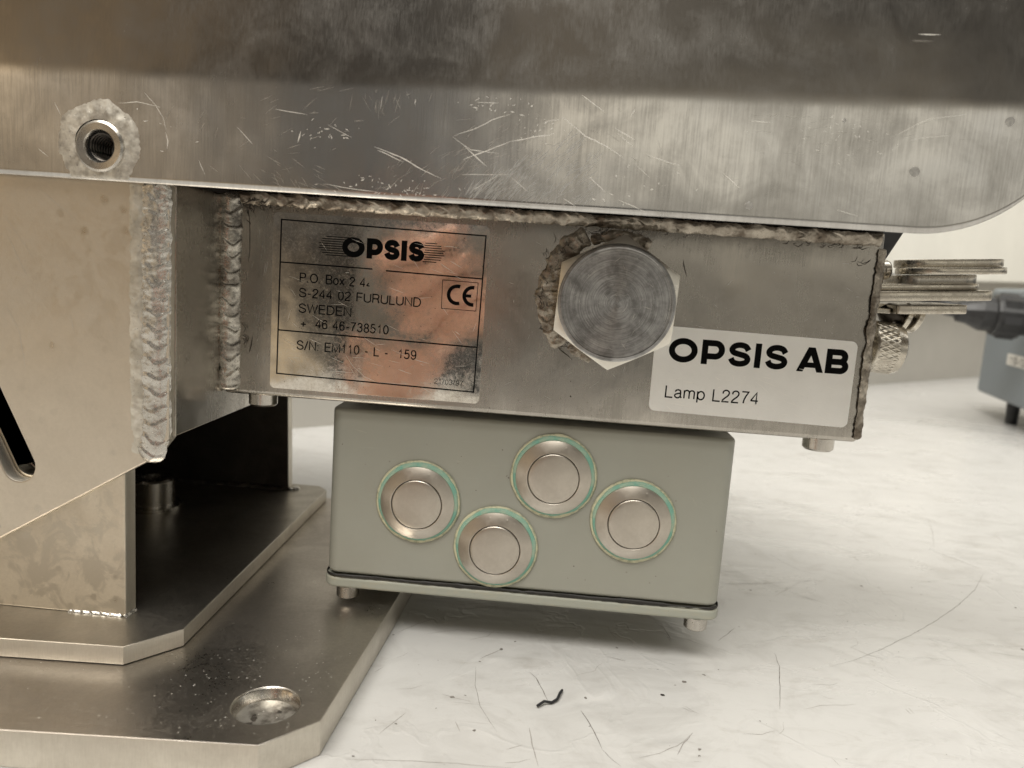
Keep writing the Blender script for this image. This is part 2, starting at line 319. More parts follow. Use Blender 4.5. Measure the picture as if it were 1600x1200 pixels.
def weld(name, path, nrm, width, height, pitch, mat, parent=None, amp=.3, rough=.25, seed=0, cres=.5, du=.35, nv=22, wvar=.15, dirn=1, kind=None, taper=.8):
    """a weld bead: overlapping crescent ripples swept along a path"""
    P = [Vector(p) for p in path]; N = Vector(nrm).normalized(); seg = []; tot = 0
    for a, b in zip(P, P[1:]): seg.append((tot, a, b)); tot += (b-a).length
    nu = int(tot/du); vs = []; fs = []
    def at(s):
        for t0, a, b in reversed(seg):
            if s >= t0: return a.lerp(b, min(1, (s-t0)/(b-a).length)), (b-a).normalized()
    for i in range(nu+1):
        s = tot*i/nu; p, d = at(s)
        d0 = (at(min(s+2, tot-.001))[0]-at(max(s-2, 0))[0]).normalized(); side = d0.cross(N).normalized()
        wl = width/2*(1+wvar*noise.noise((s*.22, seed, 1))+wvar*.5*noise.noise((s*.9, seed, 2)))
        wl *= (max(0, min(1, (tot-s)/taper))*max(0, min(1, (s+.4)/taper)))**.5
        endf = max(0.0, min(1, s/1.2, (tot-s)/1.2))**.5 if tot > 4 else 1
        for j in range(nv+1):
            v = -1+2*j/nv
            jit = .8*noise.noise((s*.15, v, seed+3))
            ph = ((s*dirn)/pitch + cres*v*v + jit*.5 + seed*.37) % 1.0
            saw = (1-ph)**1.5 * min(1, ph/.12)
            pr = max(0, 1-abs(v)**2.4)
            h = height*pr*(1 + .25*noise.noise((s*.12, seed, 9))) + amp*saw*min(1, pr*2.2)
            h += rough*(noise.noise((s*.35, v*width*.22, seed)) + .35*noise.noise((s*1.1, v*width*.5, seed+5)))*min(1, pr*3)
            vs.append(p + side*v*wl*(1+.10*noise.noise((s*.4, seed+8, v))) + N*(h*endf-.12))
    for i in range(nu):
        for j in range(nv): a = i*(nv+1)+j; fs.append((a, a+1, a+nv+2, a+nv+1))
    return link(name, mesh(vs, fs), mat, parent, smooth=True, kind=kind)
def ribbons(name, lines, fn, wd, mat, parent=None, kind='stuff', wob=.25, seed=1):
    up = Vector(fn(3, 4)); up = Vector((0, 0, .0012)) if abs(up.x-3) < .01 and abs(up.y-4) < .01 else Vector((0, -.0012, 0)); li = 0
    """thin tapering marks lying on a surface; fn maps (u,v) to a point"""
    rnd = random.Random(seed); vs = []; fs = []
    for L in lines:
        P = [Vector(p) for p in L]; Q = []
        for a, b in zip(P, P[1:]):
            k = max(2, int((b-a).length/1.5))
            Q += [a.lerp(b, i/k) for i in range(k)]
        Q.append(P[-1]); ww = wd*rnd.uniform(.55, 1.2); base = len(vs); ph = rnd.random()*99
        for i, q in enumerate(Q):
            d = (Q[min(i+1, len(Q)-1)]-Q[max(i-1, 0)]).normalized(); s = Vector((-d.y, d.x)); t = i/(len(Q)-1)
            q = q + s*wob*noise.noise((i*.35, ph, 0)); off = up*((len(vs)*0)+li % 40); wi = ww*(.2+.8*math.sin(pi*min(1, t*1.02))**.6)*(.6+.8*abs(noise.noise((i*.5, ph, 3))))
            vs += [Vector(fn(*(q+s*wi/2)))+off, Vector(fn(*(q-s*wi/2)))+off]
        for i in range(len(Q)-1): a = base+2*i; fs.append((a, a+1, a+3, a+2))
        li += 1
    return link(name, mesh(vs, fs), mat, parent, kind=kind)
def blobs(name, pts, fn, r, mat, parent=None, kind='stuff', seed=3, n=9):
    rnd = random.Random(seed); vs = []; fs = []
    for (u, v) in pts:
        b = len(vs); rr = r*rnd.uniform(.5, 1.3); el = rnd.uniform(.5, 1); an = rnd.random()*pi
        for i in range(n):
            a = 2*pi*i/n; k = rr*rnd.uniform(.6, 1.2); x, y = k*cos(a), k*el*sin(a)
            vs.append(fn(u+x*cos(an)-y*sin(an), v+x*sin(an)+y*cos(an)))
        fs.append(tuple(range(b, b+n)))
    return link(name, mesh(vs, fs), mat, parent, kind=kind)
def text(name, s, u, v, size, y, mat, parent=None, width=None, bold=0, rot=0, spacing=1, shear=0, thick=.02, plane=None):
    """flat print: baseline start at (u, z=v), cap height = size"""
    cu = bpy.data.curves.new('t', 'FONT'); cu.body = s; cu.size = 1; cu.space_character = spacing; cu.offset = bold; cu.fill_mode = 'FRONT' ; cu.resolution_u = 6; cu.extrude = 0
    o = bpy.data.objects.new('t', cu); C.objects.link(o); dg = bpy.context.evaluated_depsgraph_get()
    me = bpy.data.meshes.new_from_object(o.evaluated_get(dg)); bpy.data.objects.remove(o); bpy.data.curves.remove(cu)
    xs = [q.co.x for q in me.vertices]; x0, x1 = min(xs), max(xs); cap = .729; sy = size/cap; sx = width/(x1-x0) if width else sy
    for q in me.vertices:
        X = (q.co.x-x0)*sx; Z = q.co.y*sy
        a, b = X*cos(rot)-Z*sin(rot), X*sin(rot)+Z*cos(rot)
        q.co = (Vector((u+a, y, v+b)) if plane is None else plane(u+a, v+b))*MM
    me.materials.clear()
    return link(name, me, mat, parent)
def stroke_letters(name, glyphs, y, mat, parent, plane=None):
    """letters drawn as thick strokes: each glyph a list of (points, half width), joined as one print"""
    vs = []; fs = []
    for gi, (pts, hw, closed) in enumerate(glyphs):
        P = [Vector(p) for p in pts]; n = len(P); b = len(vs)
        if closed == 'q':
            vs += [(p.x, y-.004*(gi % 4), p.y) for p in P]; fs.append(tuple(range(b, b+n))); continue
        for i, p in enumerate(P):
            if closed: d0 = (P[i]-P[i-1]).normalized(); d1 = (P[(i+1) % n]-P[i]).normalized()
            else: d0 = (P[i]-P[max(i-1, 0)]).normalized() if i else (P[1]-P[0]).normalized(); d1 = (P[min(i+1, n-1)]-P[i]).normalized() if i < n-1 else d0
            d = (d0+d1).normalized(); s = Vector((-d.y, d.x)); k = hw/max(.5, s.dot(Vector((-d0.y, d0.x))))
            for q in (p+s*k, p-s*k): vs.append((q.x, y-.004*(gi % 4), q.y))
        for i in range(n if closed else n-1): a = b+2*i; c = b+2*((i+1) % n); fs.append((a, a+1, c+1, c))
    me = mesh(vs, fs); return link(name, me, mat, parent)

def arc(cx, cy, rx, ry, a0, a1, n=18): return [(cx+rx*cos(radians(a0+(a1-a0)*i/n)), cy+ry*sin(radians(a0+(a1-a0)*i/n))) for i in range(n+1)]
def spline(P, n=6, closed=False):
    Q = []; m = len(P)
    for i in range(m if closed else m-1):
        g = (lambda k: Vector(P[k % m])) if closed else (lambda k: Vector(P[min(max(k, 0), m-1)]))
        a, b, c, d = g(i-1), g(i), g(i+1), g(i+2)
        for j in range(n):
            t = j/n; Q.append(tuple(.5*((2*b)+(c-a)*t+(2*a-5*b+4*c-d)*t*t+(3*b-a-3*c+d)*t**3)))
    if not closed: Q.append(tuple(P[-1]))
    return Q
# regular grotesque characters: width and centre-line strokes, cap height 1
def _ell(cx, cy, rx, ry, a0=0, a1=360, n=22): return arc(cx, cy, rx, ry, a0, a1, n)
SG = [(.60, .74), (.50, .93), (.32, 1), (.13, .93), (.05, .76), (.13, .60), (.33, .51), (.55, .42), (.63, .25), (.54, .07), (.34, 0), (.12, .07), (.02, .27)]
REG = {
 'S': (.66, [spline(SG)]), 'O': (.76, [_ell(.38, .5, .36, .5)]), '0': (.52, [_ell(.25, .5, .23, .5)]),
 'P': (.62, [[(.03, 0), (.03, 1), (.36, 1)]+_ell(.36, .74, .22, .26, 88, -88, 12)+[(.03, .48)]]),
 'B': (.64, [[(.03, 0), (.03, 1), (.36, 1)]+_ell(.36, .765, .2, .235, 88, -88, 12)+[(.03, .53)], [(.36, .53)]+_ell(.38, .265, .23, .265, 88, -88, 12)+[(.03, 0)]]),
 'R': (.66, [[(.03, 0), (.03, 1), (.37, 1)]+_ell(.37, .75, .22, .25, 88, -88, 12)+[(.03, .5)], [(.37, .5), (.52, .42), (.56, .2), (.62, 0)]]),
 'D': (.70, [[(.03, 0), (.03, 1), (.30, 1)]+_ell(.30, .5, .35, .5, 88, -88, 16)+[(.03, 0), (.03, .05)]]),
 'F': (.56, [[(.03, 0), (.03, 1), (.54, 1)], [(.03, .53), (.48, .53)]]), 'E': (.60, [[(.57, 1), (.03, 1), (.03, 0), (.58, 0)], [(.03, .53), (.53, .53)]]),
 'L': (.52, [[(.03, 1), (.03, 0), (.52, 0)]]), 'U': (.68, [[(.03, 1), (.03, .32)]+_ell(.33, .3, .3, .3, 180, 360, 16)+[(.63, 1)]]),
 'N': (.68, [[(.03, 0), (.03, 1), (.63, 0), (.63, 1)]]), 'M': (.80, [[(.03, 0), (.03, 1), (.39, .02), (.75, 1), (.75, 0)]]), 'W': (.94, [[(0, 1), (.23, 0), (.46, .98), (.69, 0), (.92, 1)]]),
 'o': (.52, [_ell(.25, .355, .235, .355)]), 'x': (.48, [[(.02, 0), (.44, .71)], [(.44, 0), (.02, .71)]]),
 'a': (.52, [[(.04, .52), (.10, .66), (.24, .71), (.38, .66), (.42, .52), (.42, .12), (.50, .01)], spline([(.42, .42), (.22, .37), (.05, .28), (.04, .12), (.18, 0), (.34, .05), (.42, .2)])]),
 'm': (.80, [[(.03, 0), (.03, .71)], [(.03, .45)]+_ell(.21, .53, .17, .18, 170, 0, 8)+[(.38, 0)], [(.38, .45)]+_ell(.56, .53, .17, .18, 170, 0, 8)+[(.73, 0)]]),
 'p': (.54, [[(.03, .71), (.03, -.27)], _ell(.27, .355, .235, .355)]),
 '1': (.52, [[(.10, .76), (.24, .82), (.30, 1), (.30, 0)]]), '2': (.54, [spline([(.04, .70), (.08, .90), (.25, 1), (.42, .92), (.47, .74), (.38, .52), (.20, .32), (.06, .14), (.03, 0)])+[(.48, 0)]]),
 '3': (.54, [spline([(.04, .76), (.12, .95), (.27, 1), (.42, .90), (.42, .64), (.22, .54)]), spline([(.22, .54), (.43, .46), (.47, .24), (.36, .04), (.22, 0), (.08, .06), (.02, .25)])]),
 '4': (.54, [[(.37, 0), (.37, 1), (.02, .33), (.02, .28), (.49, .28)]]), '5': (.54, [[(.44, 1), (.12, 1), (.06, .52)]+spline([(.06, .52), (.24, .63), (.42, .54), (.47, .32), (.38, .06), (.22, 0), (.07, .06), (.02, .2)])]),
 '6': (.54, [spline([(.45, .78), (.38, .96), (.25, 1), (.10, .90), (.03, .62), (.03, .36), (.10, .07), (.26, 0), (.42, .08), (.47, .31), (.40, .54), (.25, .62), (.10, .54), (.03, .36)])]),
 '7': (.54, [[(.02, 1), (.47, 1), (.30, .62), (.20, .3), (.16, 0)]]), '8': (.54, [_ell(.25, .765, .19, .235), _ell(.25, .265, .23, .265)]),
 '9': (.54, [spline([(.04, .22), (.11, .04), (.24, 0), (.39, .10), (.46, .38), (.46, .64), (.39, .93), (.23, 1), (.07, .92), (.02, .69), (.09, .46), (.24, .38), (.39, .46), (.46, .64)])]),
 'V': (.66, [[(0, 1), (.32, 0), (.64, 1)]]), 'A': (.68, [[(0, 0), (.33, 1), (.66, 0)], [(.11, .34), (.55, .34)]]), 'C': (.7, [_ell(.36, .5, .34, .5, 40, 320)]),
 '.': (.20, [[(.06, -.04), (.06, .07)]]), ':': (.22, [[(.06, 0), (.06, .11)], [(.06, .55), (.06, .66)]]), '-': (.36, [[(.03, .37), (.30, .37)]]), '/': (.34, [[(.0, -.05), (.30, 1.03)]]), '+': (.56, [[(.26, .05), (.26, .6)], [(0, .33), (.52, .33)]]), ' ': (.30, []), ',': (.2, []),
 '<': (.3, [[(.2, .5), (.02, .18), (.3, .15)]]), '7b': (0, []),
}
def print_line(name, txt, u, v, cap, width, mat, parent, y=0, rot=0, wt=.12, gap=.13, plane=None):
    """flat print in a plain grotesque, drawn as strokes of even weight"""
    tot = sum(REG[c][0]+gap for c in txt)-gap; sx = width/tot; x = 0; vs = []; fs = []; gi = 0
    for c in txt:
        for P in REG[c][1]:
            P = [Vector((x+a, b)) for a, b in P]; P = [Vector((p.x*sx, p.y*cap)) for p in P]
            n = len(P); b0 = len(vs); hw = wt*cap/2; gi += 1
            closed = (P[0]-P[-1]).length < 1e-6
            for i, p in enumerate(P):
                d0 = (P[i]-P[i-1]).normalized() if i else ((P[0]-P[-2]).normalized() if closed else (P[1]-P[0]).normalized())
                d1 = (P[i+1]-P[i]).normalized() if i < n-1 else ((P[1]-P[0]).normalized() if closed else d0)
                dd = d0+d1; dd = dd.normalized() if dd.length > .2 else d1; s_ = Vector((-dd.y, dd.x)); k = hw/max(.6, abs(s_.dot(Vector((-d0.y, d0.x)))))
                for q in (p+s_*k, p-s_*k):
                    a, b = u+q.x*cos(rot)-q.y*sin(rot), v+q.x*sin(rot)+q.y*cos(rot)
                    vs.append((a, y-.004*(gi % 4), b) if plane is None else plane(a, b, .004*(gi % 4)))
            for i in range(n-1): a = b0+2*i; fs.append((a, a+1, a+3, a+2))
        x += REG[c][0]+gap
    return link(name, mesh(vs, fs), mat, parent)
def glyph(ch, x, z, w, h, t):
    """bold grotesque capitals; t = stroke width"""
    k = t/2; X0, X1 = x+k, x+w-k; Z0, Z1 = z+k, z+h-k; c = x+w/2; m = z+h/2
    if ch == 'O': return [(arc(c, m, w/2-k, h/2-k, 0, 360, 40)[:-1], k, True)]
    if ch == 'I': return [([(x+w/2, z), (x+w/2, z+h)], k, False)]
    if ch == 'P':
        r = h*.27; zc = Z1-r
        return [([(X0, z), (X0, z+h)], k, False), ([(X0, Z1), (X1-r, Z1)]+arc(X1-r, zc, r, r, 85, -85)+[(X1-r, zc-r), (X0, zc-r)], k, False)]
    if ch == 'B':
        r = (h/2-k)/2+k*.05; r2 = r*1.06
        return [([(X0, z), (X0, z+h)], k, False), ([(X0, Z1), (X1-r-k*.4, Z1)]+arc(X1-r-k*.4, Z1-r, r, r, 85, -85)+[(X1-r-k*.4, Z1-2*r), (X0, Z1-2*r)], k, False),
                ([(X0, Z1-2*r), (X1-r2, Z1-2*r)]+arc(X1-r2, Z0+(Z1-2*r-Z0)/2, r2, (Z1-2*r-Z0)/2, 85, -85)+[(X1-r2, Z0), (X0, Z0)], k, False)]
    if ch == 'A': T = t*1.06; return [([(x-.1, z), (x+T-.1, z), (c+T*.52, z+h), (c-T*.52, z+h)], 0, 'q'), ([(x+w+.1-T, z), (x+w+.1, z), (c+T*.52, z+h), (c-T*.52, z+h)], 0, 'q'), ([(x+w*.22, z+h*.28), (x+w*.78, z+h*.28)], k*.85, False)]
    if ch == 'a': return [([(x+k*.9, z), (c-k*.15, z+h)], k*.95, False), ([(x+w-k*.9, z), (c+k*.15, z+h)], k*.95, False), ([(x+w*.22, z+h*.28), (x+w*.78, z+h*.28)], k*.8, False)]
    if ch == 'S':
        pts = [(.96, .735), (.80, .93), (.50, 1), (.20, .93), (.06, .75), (.17, .59), (.50, .505), (.83, .42), (.95, .25), (.82, .07), (.50, 0), (.18, .07), (.03, .27)]
        return [(spline([(X0+(X1-X0)*a, Z0+(Z1-Z0)*b) for a, b in pts]), k, False)]
    return []

FN = lambda y: (lambda u, v: (u, y, v))
FT = lambda z: (lambda u, v: (u, v, z))

# ================================================================== the setting
def grid(name, x0, x1, y0, y1, nx, ny, hf, mat):
    vs = [(x0+(x1-x0)*i/nx, y0+(y1-y0)*j/ny, hf(x0+(x1-x0)*i/nx, y0+(y1-y0)*j/ny)) for j in range(ny+1) for i in range(nx+1)]
    fs = [(j*(nx+1)+i, j*(nx+1)+i+1, (j+1)*(nx+1)+i+1, (j+1)*(nx+1)+i) for j in range(ny) for i in range(nx)]
    return link(name, mesh(vs, fs), mat, smooth=True)
TZ = -132.0
dents = [(20, -24, 7, -.5, .5), (24, -20, 5, .55, .9), (42, -45, 8, .5, .2), (47, -47, 6, -.5, 1.0), (72, 2, 6, .4, .6), (66, -2, 5, -.4, .3), (-12, -4, 5, .3, 0), (150, 40, 12, .4, .2), (200, 60, 10, -.4, .3), (120, 205, 9, .7, .1)]
def table_h(x, y):
    h = 0
    for dx, dy, s, a, an in dents:
        u = (x-dx)*cos(an)+(y-dy)*sin(an); v = -(x-dx)*sin(an)+(y-dy)*cos(an); e = (u/s)**2+(v/(s*.35))**2
        if e < 9: h += 1.5*a*math.exp(-e)
    return TZ + h
tb = grid('table_top', -140, 300, -110, 260, 294, 247, table_h, m_table); tag(tb, kind='structure')
# the sheet goes on round the worked area, flush with it
def ring():
    vs = [(-1500, -560, TZ), (2600, -560, TZ), (2600, 3200, TZ), (-1500, 3200, TZ), (-140, -110, TZ), (300, -110, TZ), (300, 260, TZ), (-140, 260, TZ)]
    return link('table_top', mesh(vs, [(0, 1, 5, 4), (1, 2, 6, 5), (2, 3, 7, 6), (3, 0, 4, 7)]), m_table)
tag(ring(), kind='structure')
TM, FIB, DOTS, CS = [], [], [], []
TM= [[(115.1, 125.9), (118.8, 115.5), (123.6, 107.9), (130.6, 102.6)], [(83.3, 81.4), (96.9, 84.8), (112.8, 89.8)], [(120.1, 91.8), (126.7, 95.7), (131.6, 94.7)], [(218.2, 124.3), (201.8, 100.9), (182.9, 79.2), (165.8, 61.7), (147.3, 44.2), (129.9, 29.5), (117.6, 20.1), (106.0, 12.8)], [(231.6, 210.8), (223.1, 187.1), (210.0, 157.4)], [(207.7, 152.4), (214.3, 142.4), (219.9, 131.6)], [(88.5, 19.6), (87.6, 9.7), (79.8, -18.9)], [(69.3, 25.0), (74.4, 32.0), (78.3, 37.8)], [(50.0, 32.1), (51.3, 21.4)], [(87.9, -17.1), (94.7, -13.7), (101.8, -12.4), (106.5, -11.0)], [(122.1, -10.9), (122.4, -13.9)], [(123.4, -10.0), (123.8, -13.3)], [(119.7, 30.3), (123.9, 25.3), (129.8, 22.5)], [(87.9, -41.8), (89.1, -45.7)], [(259.8, 189.0), (258.0, 179.7)], [(299.7, 256.9), (301.9, 235.7)], [(113.7, 75.0), (121.5, 71.4)], [(102.8, 72.6), (112.3, 83.3), (120.5, 92.9)], [(158.8, 133.2), (158.9, 126.7)], [(174.3, 37.0), (186.0, 35.1)], [(-0.2, -10.5), (2.2, -13.9), (4.6, -21.0), (6.3, -27.2)], [(-18.0, -10.5), (-16.9, -22.3), (-14.3, -33.3), (-10.8, -41.0), (-8.1, -45.6)], [(16.5, -30.4), (19.0, -37.0), (20.7, -43.4), (22.0, -49.0)], [(22.0, -49.0), (24.5, -53.2), (26.8, -55.7)], [(1.1, -42.1), (2.4, -50.7), (4.2, -59.4)], [(-49.2, 7.1), (-42.8, 15.9), (-36.3, 22.8)], [(28.1, 28.6), (29.5, 22.1), (32.1, 17.6)], [(50.1, 25.7), (50.9, 20.5)], [(-26.7, -29.0), (-22.3, -30.4), (-17.3, -31.4)], [(-47.1, -64.7), (-32.3, -62.9), (-17.4, -61.7), (-2.9, -61.2)], [(-5.0, -53.5), (-0.4, -50.7)], [(-50.0, -20.1), (-48.0, -16.2)], [(-40.9, -52.2), (-37.5, -44.5), (-35.6, -40.7)], [(26.8, 5.0), (32.9, 3.0)], [(-39.0, 8.6), (-27.5, 14.5), (-11.1, 15.1), (1.1, 19.4)], [(-20.6, -42.7), (-18.6, -47.4)], [(35.7, 31.1), (36.2, 27.4)], [(-17.2, -5.4), (-10.2, 3.4)], [(32.1, -51.1), (38.1, -48.4), (43.6, -44.9), (49.5, -36.4)], [(43.1, -48.1), (45.9, -42.4), (49.5, -36.4)]]
FIB= [[(3.1, -31.7), (5.1, -29.3), (7.5, -28.7), (9.2, -26.7), (9.9, -24.0), (10.7, -21.2)]]
DOTS= [(165.1, 144.1), (147.8, 93.6), (183.9, 106.6), (93.7, 76.9), (43.1, -16.9), (59.1, -1.3), (50.1, -44.1), (49.6, -47.1), (189.4, 42.0), (310.7, 276.9), (243.6, 283.0), (195.0, 369.0), (206.7, 155.2), (210.6, 83.9), (-19.4, -28.4), (18.1, -22.5), (43.1, -17.0), (-23.1, -30.1), (-14.6, -46.1), (-37.3, -46.7), (-17.2, -6.9), (50.0, -44.4), (49.4, -47.1), (30.5, 12.2), (51.6, -7.2), (48.1, -10.0), (-45.4, -63.1), (-10.6, 3.0), (-6.1, 9.6)]
CS= [[(-117.2, 40.8), (-114.1, 37.8), (-111.8, 34.2), (-110.9, 30.8)], [(-111.1, 30.4), (-110.6, 28.3), (-110.6, 26.1)], [(-124.5, 37.5), (-119.1, 38.0), (-112.7, 37.1)], [(-142.7, 36.7), (-141.1, 33.5)], [(-91.1, 33.0), (-86.6, 28.8)], [(-52.9, 30.1), (-45.8, 27.9), (-39.5, 24.9), (-34.1, 22.8)], [(-52.0, 29.2), (-44.8, 26.7)], [(-31.3, 34.2), (-26.2, 36.1), (-21.2, 38.9), (-16.2, 40.8)], [(-31.7, 34.1), (-26.7, 30.7), (-18.9, 30.3)], [(-28.7, 28.1), (-15.7, 33.8)], [(-28.9, 24.3), (-15.1, 25.1)], [(-74.1, 30.0), (-73.3, 33.0)], [(-26.1, 19.8), (-18.5, 24.9)], [(-65.9, 35.1), (-59.2, 32.1)], [(-66.7, 19.4), (-58.6, 18.6), (-51.5, 18.2)], [(-101.8, 23.7), (-100.0, 19.9)], [(-51.3, 43.4), (-51.6, 40.1)], [(-80.6, 38.4), (-71.7, 37.3)], [(-147.6, 24.0), (-144.9, 22.1)], [(-42.2, 43.1), (-42.5, 41.8)], [(-28.5, 31.8), (-22.1, 26.8)], [(-25.8, 43.2), (-19.8, 43.3)], [(2.0, 46.6), (8.4, 42.5)], [(-2.9, 40.8), (3.8, 36.2), (10.0, 33.7), (14.5, 31.1)], [(11.3, 38.7), (17.0, 35.8)], [(12.2, 37.5), (16.8, 34.1)], [(-15.7, 33.8), (-10.6, 35.0), (-5.1, 36.1)], [(20.7, 32.3), (29.8, 29.9)], [(18.1, 29.2), (21.7, 26.5)], [(46.5, 42.6), (52.3, 42.5)], [(87.5, 39.9), (92.2, 41.0), (97.8, 41.7)], [(5.5, 25.9), (10.2, 22.0)], [(13.8, 20.2), (21.3, 17.7)], [(-0.8, 19.7), (2.8, 17.8)], [(71.5, 21.2), (77.1, 20.0)], [(16.3, 43.9), (15.2, 41.8)], [(82.5, 40.4), (91.6, 45.3), (100.9, 47.4)], [(40.9, 28.9), (45.9, 25.1)], [(-15.0, 24.3), (-10.4, 20.8)], [(-7.5, 39.3), (-3.3, 40.2)], [(86.1, 66.2), (91.7, 66.3)], [(76.2, 62.6), (80.3, 62.4)], [(2.1, 67.3), (4.9, 68.5)], [(12.6, 18.8), (13.6, 19.6)], [(1.8, 40.6), (12.5, 34.7)], [(-13.6, 29.0), (-18.3, 21.1)], [(-12.5, 29.5), (-17.2, 21.4)], [(-11.5, 30.1), (-16.1, 21.8)], [(-10.4, 30.7), (-15.0, 22.1)], [(-9.3, 31.2), (-13.9, 22.4)], [(-8.2, 31.8), (-12.7, 22.7)], [(-7.1, 32.3), (-11.6, 23.0)], [(-6.1, 32.9), (-10.5, 23.4)], [(-5.0, 33.5), (-9.4, 23.7)], [(-3.9, 34.0), (-8.3, 24.0)], [(-2.9, 34.6), (-7.2, 24.3)], [(-1.8, 35.1), (-6.1, 24.6)], [(-0.7, 35.7), (-5.0, 25.0)], [(0.3, 36.3), (-3.9, 25.3)]]
ribbons('scuff_mark', [[(x, y) for x, y in l] for l in TM[:9]+TM[20:24]], lambda u, v: (u, v, table_h(u, v)+.03), .32, m_mark, tb)
ribbons('scuff_mark', [[(x, y) for x, y in l] for l in TM[9:20]+TM[24:]], lambda u, v: (u, v, table_h(u, v)+.03), .34, m_markl, tb)
blobs('grime_speck', DOTS, lambda u, v: (u, v, table_h(u, v)+.035), .7, m_mark, tb)
rnd = random.Random(5)
ribbons('fine_scuff', [[(x, y), (x+l*cos(a), y+l*sin(a)), (x+l*1.8*cos(a+.2), y+l*1.8*sin(a+.2))] for x, y, l, a in [(rnd.uniform(-50, 260), rnd.uniform(-80, 240), rnd.uniform(2, 9), rnd.uniform(-.9, .9)) for _ in range(60)]],
        lambda u, v: (u, v, table_h(u, v)+.025), .2, m_markl, tb, wob=1)
rnd = random.Random(51)
blobs('grime_speck', [(rnd.uniform(-45, 240), rnd.uniform(-80, 180)) for _ in range(120)], lambda u, v: (u, v, table_h(u, v)+.036), .3, m_mark, tb)
fb = tube('fibre_scrap', [(x, y, TZ+.9+.3*sin(i*2)) for i, (x, y) in enumerate(FIB[0])], .42, m_fibre); tag(fb, 'short curled black fibre lying on the white table in front of the grey-green box', 'fibre')

# back wall: stands obliquely behind the table
wa = Vector((-195, 315)); wb = Vector((493, 920)); wd = (wb-wa).normalized(); wn = Vector((wd.y, -wd.x))
def wallpt(s, off, z): p = wa+wd*s+wn*off; return (p.x, p.y, z)
def wallbox(name, s0, s1, o0, o1, z0, z1, mat, parent=None, zt=0, bevel=1):
    vs = []
    for s in (s0, s1):
        for o_ in (o0, o1):
            for z in (z0, z1): vs.append(wallpt(s, o_, z+(zt*(s-s0)/(s1-s0))))
    return link(name, mesh(vs, [(0, 2, 3, 1), (4, 5, 7, 6), (0, 1, 5, 4), (2, 6, 7, 3), (0, 4, 6, 2), (1, 3, 7, 5)]), mat, parent, bevel=bevel)
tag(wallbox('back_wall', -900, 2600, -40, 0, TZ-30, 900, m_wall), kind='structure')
cb = wallbox('cream_board', 500, 2300, .5, 45, 10, 560, m_creamwall, zt=60, bevel=3)
tag(cb, 'large cream board on the back wall above the power supply', 'board')

# ================================================================== chassis (bent sheet with rounded end)
ch = thing('instrument_chassis', (0, -36, 16), 'long brushed aluminium chassis with bent front and rounded lower right corner, across the top', 'chassis')
YF = -37.0
def chassis():
    X0, X1, nx = -260, 215, 318; zb = 16.5; rc = 39; xc = 92
    def zlow(x):
        if x < xc: return zb
        d = x-xc
        return zb + (rc - math.sqrt(max(0, rc*rc-min(d, rc*.93)**2))) + max(0, d-rc*.93)*2.2
    def fold(x): return 46.2 + .017*(x+16)
    prof = []   # (t, y, z above fold)
    th = radians(6.5); R = 38
    arc_ = [(R*(1-cos(a)), R*sin(a)) for a in [th*i/6 for i in range(1, 7)]]
    vs = []; nz = 16; rows = nz+1+6+10
    for i in range(nx+1):
        x = X0+(X1-X0)*i/nx; zl, zf = zlow(x), fold(x)-1
        for j in range(nz+1): vs.append((x, YF, zl+(zf-zl)*j/nz))
        for dy, dz in arc_: vs.append((x, YF+dy, max(zf, zl)+dz))
        y1, z1 = YF+arc_[-1][0], max(zf, zl)+arc_[-1][1]
        for j in range(1, 11): L = 62*j/10; vs.append((x, y1+L*sin(th), z1+L*cos(th)))
    fs = []
    for i in range(nx):
        for j in range(rows-1):
            a = i*rows+j; q = [vs[k] for k in (a, a+rows, a+rows+1, a+1)]; cx = sum(v[0] for v in q)/4; cz = sum(v[2] for v in q)/4
            if j < nz and (cx+129.5)**2+(cz-25.6)**2 < 5.2**2: continue
            fs.append((a, a+rows, a+rows+1, a+1))
    o = link('front_sheet', mesh(vs, fs), m_chassis, ch, smooth=40)
    s = o.modifiers.new('thickness', 'SOLIDIFY'); s.thickness = .5*MM; s.offset = -1
    return o
chassis()
box('floor_sheet', (-260, -35.2, 19.6), (101, 160, 21.2), m_dark, ch)
